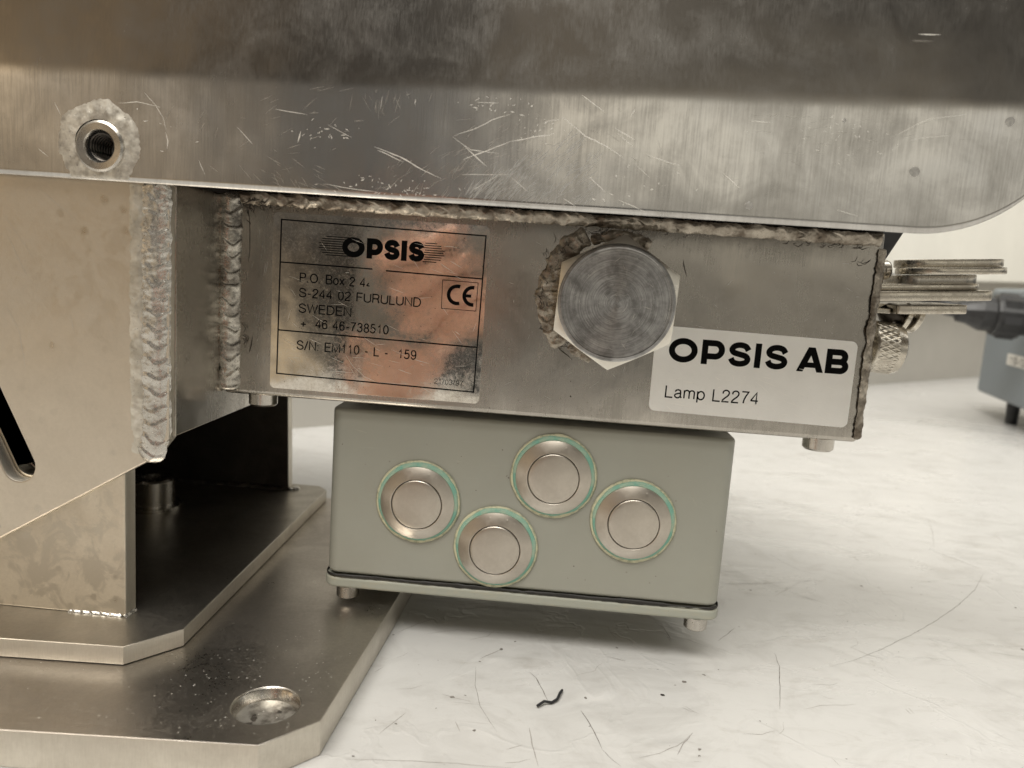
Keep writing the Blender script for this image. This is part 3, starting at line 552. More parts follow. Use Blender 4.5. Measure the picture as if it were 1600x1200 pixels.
# threaded boss, ring of filler round it
bx, bz = -129.5, 25.6
lathe('bore_shade', [(3.85, 13.9), (3.85, .1)], (bx, YF, bz), (0, 1, 0), m_black, ch, cap=False)  # black lining: shade inside the threaded hole put into its colour
lathe('threaded_boss', [(3.95, 14), (3.9, -.2), (4.5, -1.1), (6.3, -1.35), (6.9, -.9), (7.1, .4), (7.1, 14)], (bx, YF, bz), (0, 1, 0), m_screw, ch, cap=False)
tb_pts = [(bx+3.75*cos(a), YF+.4+a/(2*pi)*1.25, bz+3.75*sin(a)) for a in [i*pi/14 for i in range(28*9)]]
tube('screw_thread', tb_pts, .3, m_dark, ch, n=6)
def patch(name, cx, cz, r0, r1, y, mat, parent, h=.7, seed=0, flat=1.0, cut=None, n=120, m=10, ry=1.0):
    vs = []; fs = []
    for i in range(n):
        a = 2*pi*i/n
        ro = r1*(1+.13*noise.noise((cos(a)*1.6, sin(a)*1.6, seed))+.05*noise.noise((cos(a)*7, sin(a)*7, seed+4)))
        for j in range(m+1):
            t = j/m; r = r0+(ro-r0)*t; x, z = cx+r*cos(a), cz+r*ry*sin(a)
            if cut is not None and z < cut: z = cut+.15*noise.noise((x, 0, seed))
            hh = h*(1-t**2)**1.3*(1+.4*noise.noise((x*.5, z*.5, seed)))+.25*h*noise.noise((x*1.7, z*1.7, seed+1))*(1-t**6)
            vs.append((x, y-hh+.05, z))
    for i in range(n):
        for j in range(m): a, b = i*(m+1)+j, ((i+1) % n)*(m+1)+j; fs.append((a, a+1, b+1, b))
    return link(name, mesh(vs, fs), mat, parent, smooth=True)
patch('weld_ring', bx-.6, bz+.6, 6.6, 12.3, YF, m_filler, ch, h=.6, seed=3, cut=17.0)
ribbons('scratch', [[tuple(p) for p in l] for l in CS[:22]+CS[22:41]], FN(YF-.03), .26, m_bright, ch)
rnd = random.Random(21); hl = []
for _ in range(230):
    k = rnd.random(); x = -28+34*rnd.random(); top = 19+19*(x+28)/34*1.1 if x < -2 else 38-8*(x+2)/8; z = rnd.uniform(17.3, max(18.5, top)); L = rnd.uniform(1.5, 5.5); a_ = rnd.gauss(.85, .16)
    hl.append([(x, z), (x+L*.5*cos(a_)-.1, min(43, z+L*.5*sin(a_))), (x+L*cos(a_), min(43, z+L*sin(a_)))])
ribbons('scuff_patch', hl, FN(YF-.025), .2, m_scuff, ch, wob=.2)
rnd = random.Random(22); hb = []
for cx_, cz_, n_, sx_, sz_ in ((-48, 19.5, 50, 8, 1.6), (-66, 33, 26, 4, 2), (-22, 42, 26, 6, 1.5), (-8, 37, 20, 4, 3), (72, 39, 40, 7, 3), (20, 25, 16, 9, 4), (-115, 30, 10, 4, 6)):
    for _ in range(n_):
        x = rnd.gauss(cx_, sx_); z = min(44.5, max(17.3, rnd.gauss(cz_, sz_))); b_ = rnd.uniform(0, 3.14); L = rnd.uniform(.2, 1.4); hb.append([(x, z), (x+L*cos(b_), min(45, max(17.2, z+L*.6*sin(b_))))])
ribbons('scuff_patch', hb, FN(YF-.028), .3, m_bright, ch, wob=.3)
rnd = random.Random(11)
hs = []
for cx, cz, n_, sp, an in ((-33, 22, 60, 9, .75), (-20, 30, 40, 9, .6), (-70, 36, 25, 12, .3), (66, 41, 40, 14, .25), (-75, 20, 30, 7, 2.5), (10, 33, 25, 16, -.5), (-110, 33, 12, 9, 1.4), (-50, 40, 20, 6, 1.5)):
    for _ in range(n_):
        x, z = rnd.gauss(cx, sp), min(44, max(17.5, rnd.gauss(cz, sp*.4))); a = an+rnd.gauss(0, .25); L = rnd.uniform(.8, 5)
        p2 = (x+L*cos(a), min(45, max(17.2, z+L*sin(a)))); hs.append([(x, z), p2])
ribbons('hairline_scratch', hs, FN(YF-.02), .14, m_faint, ch)
for dx, dz, r in ((90.1, 32.1, 1.9), (48.5, 20.9, 1.5), (112.1, 46.0, 1.7), (70.5, 44.0, .8)):
    patch('dent', dx, dz, .05, r, YF, m_dent, ch, h=.12, seed=int(dx), n=28, m=4)

# ================================================================== lamp housing
lh = thing('lamp_housing', (0, 0, -48), 'welded rectangular metal lamp housing with hexagonal plug and two stickers, under the chassis', 'housing')
box('housing_body', (-110.4, 0, -48), (100, 92, 19.4), m_house, lh, bevel=1.6, seg=4)
weld('weld_bead', [(-107.4, -1.2, 18), (-107.7, -1.2, -14), (-107.3, -1.2, -47)], (.45, -.9, 0), 7.0, .9, 4.8, m_weld_corner, lh, amp=.38, rough=.15, seed=2, cres=.55)
weld('weld_bead', [(-106, -.6, 16.6), (-60, -.6, 16.4), (0, -.6, 16.6), (60, -.6, 16.5), (99, -.6, 16.3)], (0, -.85, -.35), 4.4, .55, 5.6, m_weld_dirty, lh, amp=.22, rough=.25, seed=5, wvar=.35)
weld('weld_bead', [(99.6, 0, 14), (99.3, -.2, -10), (99.7, 0, -47)], (.5, -.86, 0), 3.6, .35, 7, m_weld_dirty, lh, amp=.15, rough=.4, seed=8, wvar=.4)
# soot along the corner weld
def smear(name, cx, cz, rx, rz, y, n_, parent, seed, an=0):
    rnd = random.Random(seed); L = []
    for _ in range(n_):
        a = rnd.uniform(0, 2*pi); k = rnd.random()**.6; x, z = cx+rx*k*cos(a), cz+rz*k*sin(a); b = an+rnd.gauss(0, .5); l = rnd.uniform(1, 3.5)
        L.append([(x, z), (x+l*.5*cos(b), z+l*.5*sin(b)), (x+l*cos(b+.5), z+l*sin(b+.5))])
    return ribbons(name, L, FN(y), .35, m_soot, parent, wob=.8, seed=seed)
smear('soot', -101.8, 12, 1.0, 4, -.05, 12, lh, 1, 1.5); smear('soot', -103, -29, .5, 4, -.9, 5, lh, 2, 1.4); smear('soot', -102, 15.5, 5, 1, -1.2, 22, lh, 3, .1)
ribbons('soot', [[(-102.2, 12), (-102, 2), (-102.3, -4)], [(-100.5, -28), (-101.6, -34)]], FN(-.06), .5, m_soot, lh)
smear('soot', 80, 14.0, 14, .8, -.05, 22, lh, 4, .1); smear('soot', 92, 9.5, 3, .5, -.05, 5, lh, 5, 0); smear('soot', -90, 14.5, 12, .8, -.05, 16, lh, 6, .1); smear('soot', 20, 13.6, 20, .6, -.05, 14, lh, 7, .1)
rnd = random.Random(31)
ribbons('hairline_scratch', [[(x, z), (x+rnd.uniform(-3, 3), z+rnd.uniform(-2.5, 2.5))] for x, z in [(rnd.uniform(-20, 95), rnd.uniform(-44, 10)) for _ in range(60)]], FN(-.02), .13, m_dent, lh)
ribbons('hairline_scratch', [[(x, z), (x+rnd.uniform(-1, 1), z-rnd.uniform(1, 6))] for x, z in [(rnd.uniform(-101, -95.5), rnd.uniform(-40, 10)) for _ in range(14)]], FN(-.02), .2, m_dent, lh)
# hexagonal plug with turned face
hx, hz = 17.9, -8.3
hp = lathe('hex_plug', [(21.1, -9.2), (21.1, -.1), (18, 0)], (hx, 0, hz), (0, 1, 0), m_plug, lh, n=6, smooth=None)
def hexplug(o):
    me = o.data; me.clear_geometry(); n = 144; R = 21.15; ap = R*cos(pi/6); a0 = radians(-92.6); vs = []; fs = []
    rings = [(0, 1), (1, 1)]
    def hexr(a):
        k = ((a-a0) % (pi/3))-pi/6; return ap/cos(k)
    prof = []
    for i in range(n):
        a = 2*pi*i/n; h = hexr(a); y0 = -9.6+ (h-ap*.995)*.42
        for r, y in ((h, .0), (h, y0), (ap*.985, -9.75)): vs.append((hx+r*cos(a), y, hz+r*sin(a)))
    for i in range(n):
        j = (i+1) % n
        for k in range(2): fs.append((i*3+k, j*3+k, j*3+k+1, i*3+k+1))
    fs.append(tuple(i*3+2 for i in range(n)))
    m2 = mesh(vs, fs); bm = bmesh.new(); bm.from_mesh(m2); bmesh.ops.recalc_face_normals(bm, faces=bm.faces); bm.to_mesh(m2); bm.free()
    m2.materials.append(m_plug); m2.transform(Matrix.Translation(-wloc(lh))); m2.set_sharp_from_angle(angle=radians(25)); 
    for p in m2.polygons: p.use_smooth = True
    m2.set_sharp_from_angle(angle=radians(25)); o.data = m2
hexplug(hp)
lathe('plug_face', [(18.2, .3), (18.15, -.5), (17.7, -.75), (17.0, -.8), (16.8, -.62), (.01, -.66)], (hx, -9.7, hz), (0, 1, 0), m_turned, hp, n=96, smooth=40)
def turned_lines():
    rnd = random.Random(2); L = []
    for _ in range(8):
        r = rnd.uniform(2, 16.4); a = rnd.uniform(0, 6.28); da = rnd.uniform(.2, .9)
        L.append([(hx+r*cos(a+da*i/7), hz+r*sin(a+da*i/7)) for i in range(8)])
    for _ in range(34):
        r = 15.5*rnd.random()**.5; a = rnd.uniform(0, 6.28); x, z = hx+r*cos(a), hz+r*sin(a); b = rnd.uniform(0, 3.1); l = rnd.uniform(.6, 3)
        if (x+l*cos(b)-hx)**2+(z+l*sin(b)-hz)**2 < 270: L.append([(x, z), (x+l*cos(b), z+l*sin(b))])
    ribbons('scratch', L, FN(-10.40), .13, m_faint, hp, wob=.1)
turned_lines()
weld('weld_bead', [(hx+21.8*cos(radians(a)), -.4, hz+1+22.0*sin(radians(a))) for a in range(118, 232, 6)], (0, -1, 0), 6.6, .4, 4.2, m_weld_dirty, lh, amp=.26, rough=.3, seed=12, wvar=.4)
weld('weld_bead', [(hx+20.8*cos(radians(a)), -.2, hz+20.8*sin(radians(a))) for a in range(62, 122, 6)], (0, -1, 0), 3.6, .25, 4, m_weld_dirty, lh, amp=.15, rough=.35, seed=13, wvar=.4)
weld('weld_bead', [(hx+20.2*cos(radians(a)), -.1, hz+20.4*sin(radians(a))) for a in range(228, 254, 5)], (0, -1, 0), 2.2, .2, 4, m_weld_dirty, lh, amp=.15, rough=.4, seed=14, wvar=.4)
smear('soot', hx-20, hz+13, 4, 5, -.9, 12, lh, 9, .9); smear('soot', hx-23, hz-2, 1.6, 8, -1.0, 9, lh, 10, 1.5); smear('soot', hx-6, hz+21, 9, 1, -.6, 6, lh, 14, .2)
smear('soot', hx-22.5, hz-9, 1.6, 1.6, -.3, 6, lh, 11, -.8); smear('soot', hx-17, hz-14.5, 2.5, .8, -.15, 9, lh, 12, -.8)
ribbons('soot', [[(hx+20.5, hz+15), (hx+22.3, hz+9.5)], [(hx-22, hz-11), (hx-19, hz-14), (hx-12, hz-19.5)]], FN(-.12), .6, m_soot, lh, wob=.5)
blobs('grime_speck', [(6, -35), (6.4, -40), (-20, -46)], FN(-.05), .3, m_soot, lh)
for sx, rr in ((-98.8, 4.8), (89.6, 5.0)):
    lathe('cover_screw', [(rr-.3, .2), (rr, 0), (rr, -3.6), (rr-.7, -4.3), (2.6, -4.4), (2.5, -3), (.01, -3)], (sx, 6.2, -48), (0, 0, 1), m_screw, lh, n=40)
# knurled thumb screw on the right side
ks = lathe('thumb_screw', [(3.5, -8), (3.5, 0), (8.3, 0), (8.75, .8), (8.75, 8), (8.2, 10), (6.5, 11.1), (.01, 11.4)], (106.5, 20, -17.6), (1, .03, -.07), m_latch, lh, n=72)
vs = []; fs = []
for sgn in (1, -1):
    for i in range(34):
        for k in range(7):
            a0_ = 2*pi*i/34+sgn*k*.05; a1_ = a0_+sgn*.05; x0, x1 = 107.5+k*.95, 107.5+(k+1)*.95; b = len(vs); wv = .045
            zc = lambda x: -17.6-(x-106.5)*.07
            for (aa, xx, rr) in ((a0_-wv, x0, 8.72), (a0_, x0, 8.84), (a0_+wv, x0, 8.72), (a1_-wv, x1, 8.72), (a1_, x1, 8.84), (a1_+wv, x1, 8.72)): vs.append((xx, 20+rr*cos(aa), zc(xx)+rr*sin(aa)))
            fs += [(b, b+1, b+4, b+3), (b+1, b+2, b+5, b+4)]
link('knurling', mesh(vs, fs), m_latch, ks, kind='stuff')

# ---- foil rating plate with print
rp = plate('rating_plate', [(x, z+(-.020*(x+94))*.0) for x, z in rrect(-94.3, -44.9, -23.6, 13.0, 1.6)], 'XZ', -.14, .0, m_foil, lh, bevel=.03)
yp = -.17
def line(a, b, wd_=.32): 
    a, b = Vector(a), Vector(b); d = (b-a).normalized(); s = Vector((-d.y, d.x))*wd_/2; return [a+s-d*wd_/2, b+s+d*wd_/2, b-s+d*wd_/2, a-s-d*wd_/2]
def lines(name, L, y, mat, parent, wd_=.32):
    vs = []; fs = []
    for k, (a, b) in enumerate(L):
        i = len(vs); vs += [(q.x, y-.004*(k % 7), q.y) for q in line(a, b, wd_)]; fs.append((i, i+1, i+2, i+3))
    return link(name, mesh(vs, fs), mat, parent)
lines('border', [((-91.6, 10.7), (-24.7, 9.8)), ((-24.7, 9.8), (-25.6, -41.1)), ((-25.6, -41.1), (-92.0, -39.9)), ((-92.0, -39.9), (-91.6, 10.7)), ((-91.4, -3.0), (-61.3, -3.2)), ((-56.4, -3.45), (-25.1, -3.9)), ((-91.7, -25.3), (-25.6, -26.2))], yp, m_ink, rp, .44)
G = []
for chh, x, w_ in (('O', -71.3, 7.4), ('P', -63.2, 5.3), ('S', -57.6, 5.4), ('I', -51.9, 1.9), ('S', -49.6, 5.4)): G += glyph(chh, x, .1, w_, 6.5, 1.85)
stroke_letters('logo_lettering', G, yp-.01, m_ink, rp)
SL = []
for i in range(9):
    z = .35+i*.74; o_ = 3.0*sin(pi*(i+.5)/9)
    SL.append(((-76.0-o_*.9-.4*(i % 2), z), (-70.4+1.6*abs(i/8-.5)*2, z))); SL.append(((-44.6+.3*(i % 3), z), (-40.9+o_*.9+.5*(i % 2), z)))
lines('logo_stripe', SL, yp-.02, m_ink, rp, .27).__setitem__('kind', 'stuff')
rt = -.012
pl = lambda t, u, v, w_, cap=2.75, wt=.145: print_line('lettering', t, u, v, cap, w_, m_ink, rp, y=yp, rot=rt, wt=wt)
pl('P.O. Box 2 4<', -85.0, -8.9, 23.2); pl('S-244 02 FURULUND', -85.1, -13.8, 40.5); pl('SWEDEN', -85.1, -18.9, 17.6)
pl('+  46 46-738510', -84.3, -23.7, 29.4); pl('S/N: EM110 - L -  159', -85.4, -31.2, 40.2, 2.8); pl('21/03/97', -38.8, -39.2, 9.6, 1.6, .11)
lines('mark_frame', [((-37.9, -5.1), (-26.3, -5.25)), ((-26.3, -5.25), (-26.5, -14.4)), ((-26.5, -14.4), (-37.8, -14.3)), ((-37.8, -14.3), (-37.9, -5.1))], yp, m_ink, rp, .2)
CE = [(arc(-32.9, -9.6, 2.8, 2.8, 72, 288, 24), .58, False), (arc(-27.8, -9.7, 2.8, 2.8, 82, 278, 24), .58, False), ([(-30.5, -9.7), (-28.3, -9.7)], .5, False)]
stroke_letters('conformity_mark', CE, yp-.01, m_ink, rp)
PS = [[(-68.9, -31.8), (-66.3, -35.4), (-61.1, -39.7)], [(-74.1, -37.9), (-66.2, -37.6)], [(-54.5, -32.6), (-50.7, -33.3)], [(-33.9, -21.2), (-30.6, -25.2)], [(-57.9, -40.4), (-46.0, -40.1)], [(-27.1, -21.3), (-26.1, -18.2)], [(-88.7, -22.1), (-87.6, -18.3)]]
rnd = random.Random(4)
PS += [[(x, z), (x+rnd.uniform(1, 5), z-rnd.uniform(-.6, 3))] for x, z in [(rnd.uniform(-91, -32), rnd.uniform(-43, 8)) for _ in range(55)]]
ribbons('scratch', PS, FN(yp-.03), .12, m_bright, rp)
# ---- silver lamp label
lb = plate('lamp_label', [(x, z-.012*(x-32)) for x, z in rrect(32.0, -42.5, 95.8, -14.6, 2.0)], 'XZ', -.16, 0, m_label, lh, bevel=.03)
G = []
for chh, x, w_ in (('O', 36.7, 9.2), ('P', 47.2, 7.3), ('S', 55.5, 7.6), ('I', 64.0, 2.1), ('S', 67.2, 7.6), ('A', 77.6, 8.3), ('B', 86.5, 7.2)): G += glyph(chh, x, -26.1, w_, 7.9, 1.95 if chh in 'IOAPB' else 1.85)
stroke_letters('bold_lettering', G, yp-.02, m_ink, lb)
print_line('lettering', 'Lamp L2274', 36.9, -37.7, 3.75, 30, m_ink, lb, y=yp-.02, rot=-.006, wt=.125)
LS = [[(37.0, -32.2), (43.1, -30.9)], [(65.2, -30.5), (70.5, -34.3)], [(65.9, -29.6), (72.7, -32.0)], [(60.3, -38.0), (70.2, -38.9)], [(73.1, -35.7), (80.7, -37.6)], [(37.3, -39.4), (45.7, -40.4)], [(78.4, -25.3), (80.9, -25.9)], [(85.0, -39.8), (90.3, -42.0)]]
LS += [[(x, z), (x+rnd.uniform(.5, 4), z-rnd.uniform(-.8, 2))] for x, z in [(rnd.uniform(36, 90), rnd.uniform(-40.5, -28)) for _ in range(40)]]
ribbons('scratch', LS, FN(yp-.05), .14, m_bright, lb)

# ================================================================== tilt bracket on the left (welded plates)
tk = thing('tilt_bracket', (-150, -30, -60), 'welded tilt bracket of beige metal plate with a slot and slanted lower edge, at left', 'bracket')
slot = []
c0 = Vector((-157.3, -68.2)); dr = Vector((-.40, .917)); pr = Vector((dr.y, -dr.x)); hw = 5.0
slot = [tuple(c0+dr*70+pr*hw+Vector((-6, 0)))] + [tuple(c0+dr*34+pr*hw+Vector((-.8, 0)))]
slot += [tuple(c0+pr*hw*cos(a)-dr*hw*sin(a)) for a in [pi*i/12 for i in range(13)]]
slot += [tuple(c0+dr*34-pr*hw+Vector((-.8, 0)))] + [tuple(c0+dr*70-pr*hw+Vector((-6, 0)))]
plate('front_plate', [(-230, 17.5), (-111, 17.5), (-111, -56.5), (-115.5, -62.6), (-164.6, -92.2), (-190, -107.4), (-230, -107.4)], 'XZ', -35.0, -30.2, m_plate, tk, holes=[slot], bevel=.5, edge=m_edge)
plate('side_plate', [(-32, 17.5), (60, 17.5), (60, -56.8), (-32, -56.2)], 'YZ', -114.4, -110.5, m_dark if False else m_house, tk, bevel=.4)
weld('weld_bead', [(-114.6, -35.2, 18), (-114.8, -35.2, -30), (-114.6, -35.0, -54), (-116.0, -35.0, -60), (-117.6, -34.9, -64)], (.15, -1, 0), 8.0, .8, 4.6, m_weld, tk, amp=.3, rough=.2, seed=21, cres=.4, nv=28, taper=3)
weld('fused_edge', [(-120.6, -35.05, 16.5), (-120.8, -35.05, -25), (-120.4, -35.05, -62)], (0, -1, 0), 4.6, .18, 3.0, m_weld_white, tk, amp=.05, rough=.16, seed=23, nv=16)
rnd = random.Random(8)
ribbons('scratch', [[(-160, 6), (-150, -8)], [(-159, 0), (-153, -12)], [(-160, -20), (-156, -28), (-154, -40)], [(-150, 14), (-138, 5)], [(-141, -20), (-139, -28)]], FN(-35.03), .16, m_faint, tk)

# ================================================================== pedestal: flange plate with two upright plates
pd = thing('bracket_pedestal', (-170, 30, -121.7), 'metal pedestal of two upright plates on a chamfered flange plate, lower left', 'pedestal')
plate('upright_plate', [(-240, -42), (-127.4, -42), (-127.4, -116), (-240, -116)], 'XZ', -29.8, -23.8, m_post, pd, holes=[slot[:]], bevel=.5, edge=m_edge)
up = plate('upright_plate', [(-240, 19), (-130.5, 19), (-126.4, -116), (-240, -116)], 'XZ', 113.4, 119.4, m_dark, pd, bevel=.5, edge=m_edge)  # back plate, recess shade put into its colour
plate('recess_shade_plate', [(-23.6, -30), (113.2, -30), (113.2, -115.9), (-23.6, -115.9)], 'YZ', -222, -216, m_dark, pd, bevel=.4)  # unseen plate added at the left to keep light out of the recess
plate('flange_plate', [(-250, -54.5), (-118, -47.6), (-106.8, -33.8), (-108.6, 118), (-114, 124), (-250, 124)], 'XY', -121.6, -116, m_flange, pd, bevel=.35, edge=m_edge)
weld('weld_bead', [(-146, -30.2, -115.6), (-128.6, -30.2, -115.6)], (0, -.7, .7), 1.6, .2, 3, m_weld, pd, amp=.15, rough=.2, seed=31, wvar=.5)
weld('weld_bead', [(-127.2, -30.5, -115.7), (-127.2, -24, -115.7)], (.7, 0, .7), 2.2, .4, 3, m_weld, pd, amp=.2, rough=.3, seed=32)
weld('weld_bead', [(-126.4, 112, -115.6), (-121, 115, -115.8)], (.3, -.4, .8), 5, 1.0, 4, m_weld, pd, amp=.4, rough=.6, seed=33)
weld('weld_bead', [(-200, 112.8, -115.6), (-128, 112.8, -115.6)], (0, -.7, .7), 4, 1.0, 4, m_dark, pd, amp=.4, rough=.5, seed=34)
bt = lathe('cap_bolt', [(12, 0), (12, 1.4), (9.2, 1.5), (9.2, 12.6), (8.4, 13.4), (5, 13.4), (4.8, 9), (.01, 9)], (-174, 73, -116), (0, 0, 1), m_screw, pd, n=48)

# ================================================================== base plate
bp_ = thing('base_plate', (-60, 0, TZ), 'thick dark grey steel base plate with chamfered corner and bolt hole, bottom left', 'plate')
plate('plate_body', [(-260, -90.2), (-66.0, -77.3), (-54.2, -64.4), (-50.4, 14), (-47.2, 120), (-260, 132)], 'XY', -131.9, -121.8, m_base, bp_, holes=[circ(-70.8, -59.8, 9.0)], bevel=.35, edge=m_edge)
lathe('hole_bore', [(9.3, .02), (9.0, -.25), (8.75, -.6), (8.2, -2.6), (8.0, -3.0), (7.9, -3.6)], (-70.8, -59.8, -121.8), (0, 0, 1), m_screw, bp_, n=48, cap=False)
patch_pts = [(-74, -60), (-73.4, -61.5), (-68, -57), (-74, -64)]
lathe('hole_floor', [(8.2, 0), (.01, 0)], (-70.8, -59.8, -125.2), (0, 0, 1), simple('oily_dirt', (.42, .40, .36), .42, .8, scale=.22, dark=(.10, .085, .07), bump=.3), bp_, n=32, cap=False)
blobs('hole_grime', patch_pts, FT(-125.1), 1.1, m_soot, bp_)
rnd = random.Random(12)
blobs('metal_chip', [(rnd.gauss(-72, 14), rnd.gauss(-52, 12)) for _ in range(70)]+[(rnd.uniform(-200, -55), rnd.uniform(-75, -10)) for _ in range(60)], lambda u, v: (min(u, -55), max(v, -76), -121.76), .22, m_bright, bp_)
ribbons('scratch', [[(x, y), (x+rnd.uniform(-3, 3), y+rnd.uniform(-3, 3))] for x, y in [(rnd.uniform(-150, -58), rnd.uniform(-70, 10)) for _ in range(60)]], FT(-121.75), .15, m_faint, bp_)

# ================================================================== control box
cx = thing('control_box', (-6, 40, -115), 'grey-green painted box with four round metal buttons, hanging under the lamp housing', 'control box')
def rbox(name, x0, x1, y0, y1, z0, z1, r, mat, bev, inset=0, seg=5):
    o = rrect(x0, y0, x1, y1, r, 8); n = len(o); vs = [(x, y, z) for z in (z0, z1) for x, y in o]
    fs = [tuple(range(n))[::-1], tuple(range(n, 2*n))]+[(i, (i+1) % n, n+(i+1) % n, n+i) for i in range(n)]
    o = link(name, mesh(vs, fs), mat, cx, smooth=30)
    b = o.modifiers.new('bevel', 'BEVEL'); b.width = bev*MM; b.segments = seg; b.limit_method = 'ANGLE'; b.angle_limit = radians(50); b.harden_normals = True; return o
rbox('box_body', -74.6, 63.2, 5, 88, -110.3, -51, 4.5, m_paint, 1.5)
rbox('box_lid', -75.4, 63.7, 4.3, 88.6, -115.4, -111.3, 4.8, m_lid, 1.2)
# gasket squeezed out unevenly between box and lid
def gasket():
    o = rrect(-75.2, 4.4, 63.5, 88.4, 4.8, 8); P = []
    for a, b in zip(o, o[1:]+o[:1]):
        a, b = Vector(a), Vector(b); k = max(1, int((b-a).length/1.0)); P += [a.lerp(b, i/k) for i in range(k)]
    n = len(P); vs = []; fs = []; cen = Vector((-6, 46))
    for i, p in enumerate(P):
        s = i; d = (P[(i+1) % n]-P[i-1]).normalized(); out = Vector((d.y, -d.x)); e = .35*noise.noise((s*.08, 1, 0))+.15*noise.noise((s*.5, 2, 0)); th = .60+.5*noise.noise((s*.05, 5, 0))+.3*noise.noise((s*.35, 7, 0))
        for k in range(5):
            a = -pi/2+pi*k/4; q = p+out*(-.2+(.35+e)*cos(a)); vs.append((q.x, q.y, -110.8+th*sin(a)))
    for i in range(n):
        for k in range(4): a, b = i*5+k, ((i+1) % n)*5+k; fs.append((a, b, b+1, a+1))
    return link('gasket', mesh(vs, fs), m_gasket, cx, smooth=True)
gasket()
for sx in (-67.4, 56.6):
    lathe('lid_screw', [(3.6, .1), (4.0, -.2), (4.0, -4.2), (3.5, -4.7), (.01, -4.7)], (sx, 9, -115.3), (0, 0, 1), m_screw, cx, n=32)
def button(x, z, rotk):
    b = thing('push_button', (0, 0, 0), None, None); b.parent = cx; b.location = Vector((x, 5, z))*MM - wloc(cx); b.name = 'push_button'
    n = 96; vs = []; fs = []                      # verdigris washer with uneven rim
    prof = [(13.9, 0), (13.9, .9), (13.6, 1.3), (12.4, 1.4)]
    for i in range(n):
        a = 2*pi*i/n
        for j, (r, h) in enumerate(prof): k = .28*noise.noise((cos(a)*3+rotk, sin(a)*3, 0))+.12*noise.noise((cos(a)*12, sin(a)*12, rotk)); vs.append((x+.12+(r+k)*cos(a), 5-h, z+.35+(r+k)*sin(a)))
    for i in range(n):
        for j in range(3): a, c = i*4+j, ((i+1) % n)*4+j; fs.append((a, a+1, c+1, c))
    link('seal_ring', mesh(vs, fs), m_green, b, smooth=True)
    vs = []; fs = []
    for i in range(n):
        a = 2*pi*i/n
        k = .3*max(0, noise.noise((cos(a)*2.5+rotk+7, sin(a)*2.5, 0)))+.1*noise.noise((cos(a)*12, sin(a)*12, rotk+3)); top = .5+.5*sin(a+.4)
        for r, h in ((13.7, .05), (14.45+k*1.3+.45*top, .5), (14.1+k*.8, .62), (13.5, .7)): vs.append((x+r*cos(a), 5-h, z+r*sin(a)))
    for i in range(n):
        for j in range(3): a, c = i*4+j, ((i+1) % n)*4+j; fs.append((a, a+1, c+1, c))
    link('sealant_bead', mesh(vs, fs), m_cream, b, smooth=True)
    lathe('bezel', [(12.9, 0), (12.9, 1.3), (12.75, 1.6), (12.3, 1.85), (9.25, 3.35), (8.95, 3.42), (8.75, 3.3), (8.7, 1.5)], (x, 5, z), (0, -1, 0), m_button, b, n=96, smooth=32)
    lathe('gap_ring', [(8.8, 1.8), (8.3, 1.8)], (x, 5, z), (0, -1, 0), m_gap, b, n=64)
    lathe('button_cap', [(8.5, 1.0), (8.5, 3.4), (8.35, 3.58), (8.1, 3.68), (6.6, 3.8), (4.6, 3.95), (2.2, 4.05), (.01, 4.08)], (x, 5, z), (0, -1, 0), m_button, b, n=96, smooth=32)
for i, (x, z) in enumerate(((-43.0, -81.8), (2.9, -68.8), (-15.2, -95.6), (31.0, -82.2))): button(x, z, i*5.3)
rnd = random.Random(3)
blobs('grime_speck', [(-29, -64.5), (-15, -61), (21, -90), (-13, -70), (-12.3, -70.6), (40.6, -101), (27.5, -68), (-30, -67), (12, -62), (-62, -70)]+[(rnd.uniform(-72, 60), rnd.uniform(-108, -55)) for _ in range(12)], FN(4.96), .26, m_mark, cx)
ribbons('scuff_mark', [[(-31, -66), (-28.5, -66.3)], [(-4, -94), (-3, -88)], [(50, -72), (52, -75)], [(-66, -58), (-62, -59)], [(44, -86), (46, -90)]], FN(4.95), .5, simple('pale_scuff', (.40, .39, .33), .5), cx)

# ================================================================== toggle latch on the right
lt = thing('toggle_latch', (101, 28, 0), 'toggle latch of thin stacked metal straps sticking out to the right of the housing', 'latch')
def strap(name, x0, x1, y0, y1, z, t, tilt, mat=None, r=None, holes=()):
    r = r or (y1-y0)/2*.9; o = plate(name, rrect(x0, y0, x1, y1, r, 8), 'XY', z, z+t, mat or m_latch, lt, holes=holes, bevel=min(.4, t*.3))
    m = Matrix.Translation(Vector((x0, y0, z))*MM-wloc(lt)) @ Matrix.Rotation(-tilt, 4, 'Y') @ Matrix.Translation(-(Vector((x0, y0, z))*MM-wloc(lt)))
    o.data.transform(m); return o
T4 = radians(4.2)
strap('upper_strap', 118, 153, 24, 42, 9.6, 2.8, T4); strap('upper_strap', 117, 151, 15.5, 40, 7.2, 2.3, T4)
strap('spacer_strap', 117, 144, 24, 46, 3.0, 4.0, T4, mat=m_house, r=6)
strap('handle_strap', 101, 142.5, 19, 42, .7, 2.2, T4, mat=m_latch, r=6); strap('handle_strap', 101, 144.5, 14.5, 42, -2.7, 3.3, T4, r=5)
strap('lower_strap', 113, 136, 15.5, 38, -6.2, 3.0, T4, r=1.2)
lathe('hinge_barrel', [(3.4, -1), (3.4, 12), (2.8, 13)], (101.5, 30, 7.2), (1, 0, .12), m_latch, lt, n=32)
lathe('hinge_pin', [(1.8, -1), (1.8, 5), (2.6, 5.1), (2.6, 6.5)], (109, 25, 2.5), (0, 0, 1), m_screw, lt, n=24)
for k, xx in enumerate((119.5, 123.2)):
    lathe('washer', [(1.4, -1), (4.9, -1), (5.2, -.7), (5.2, .7), (4.9, 1), (1.4, 1)], (xx, 25, -7.4), (1, .0, -.35), m_latch, lt, n=40)
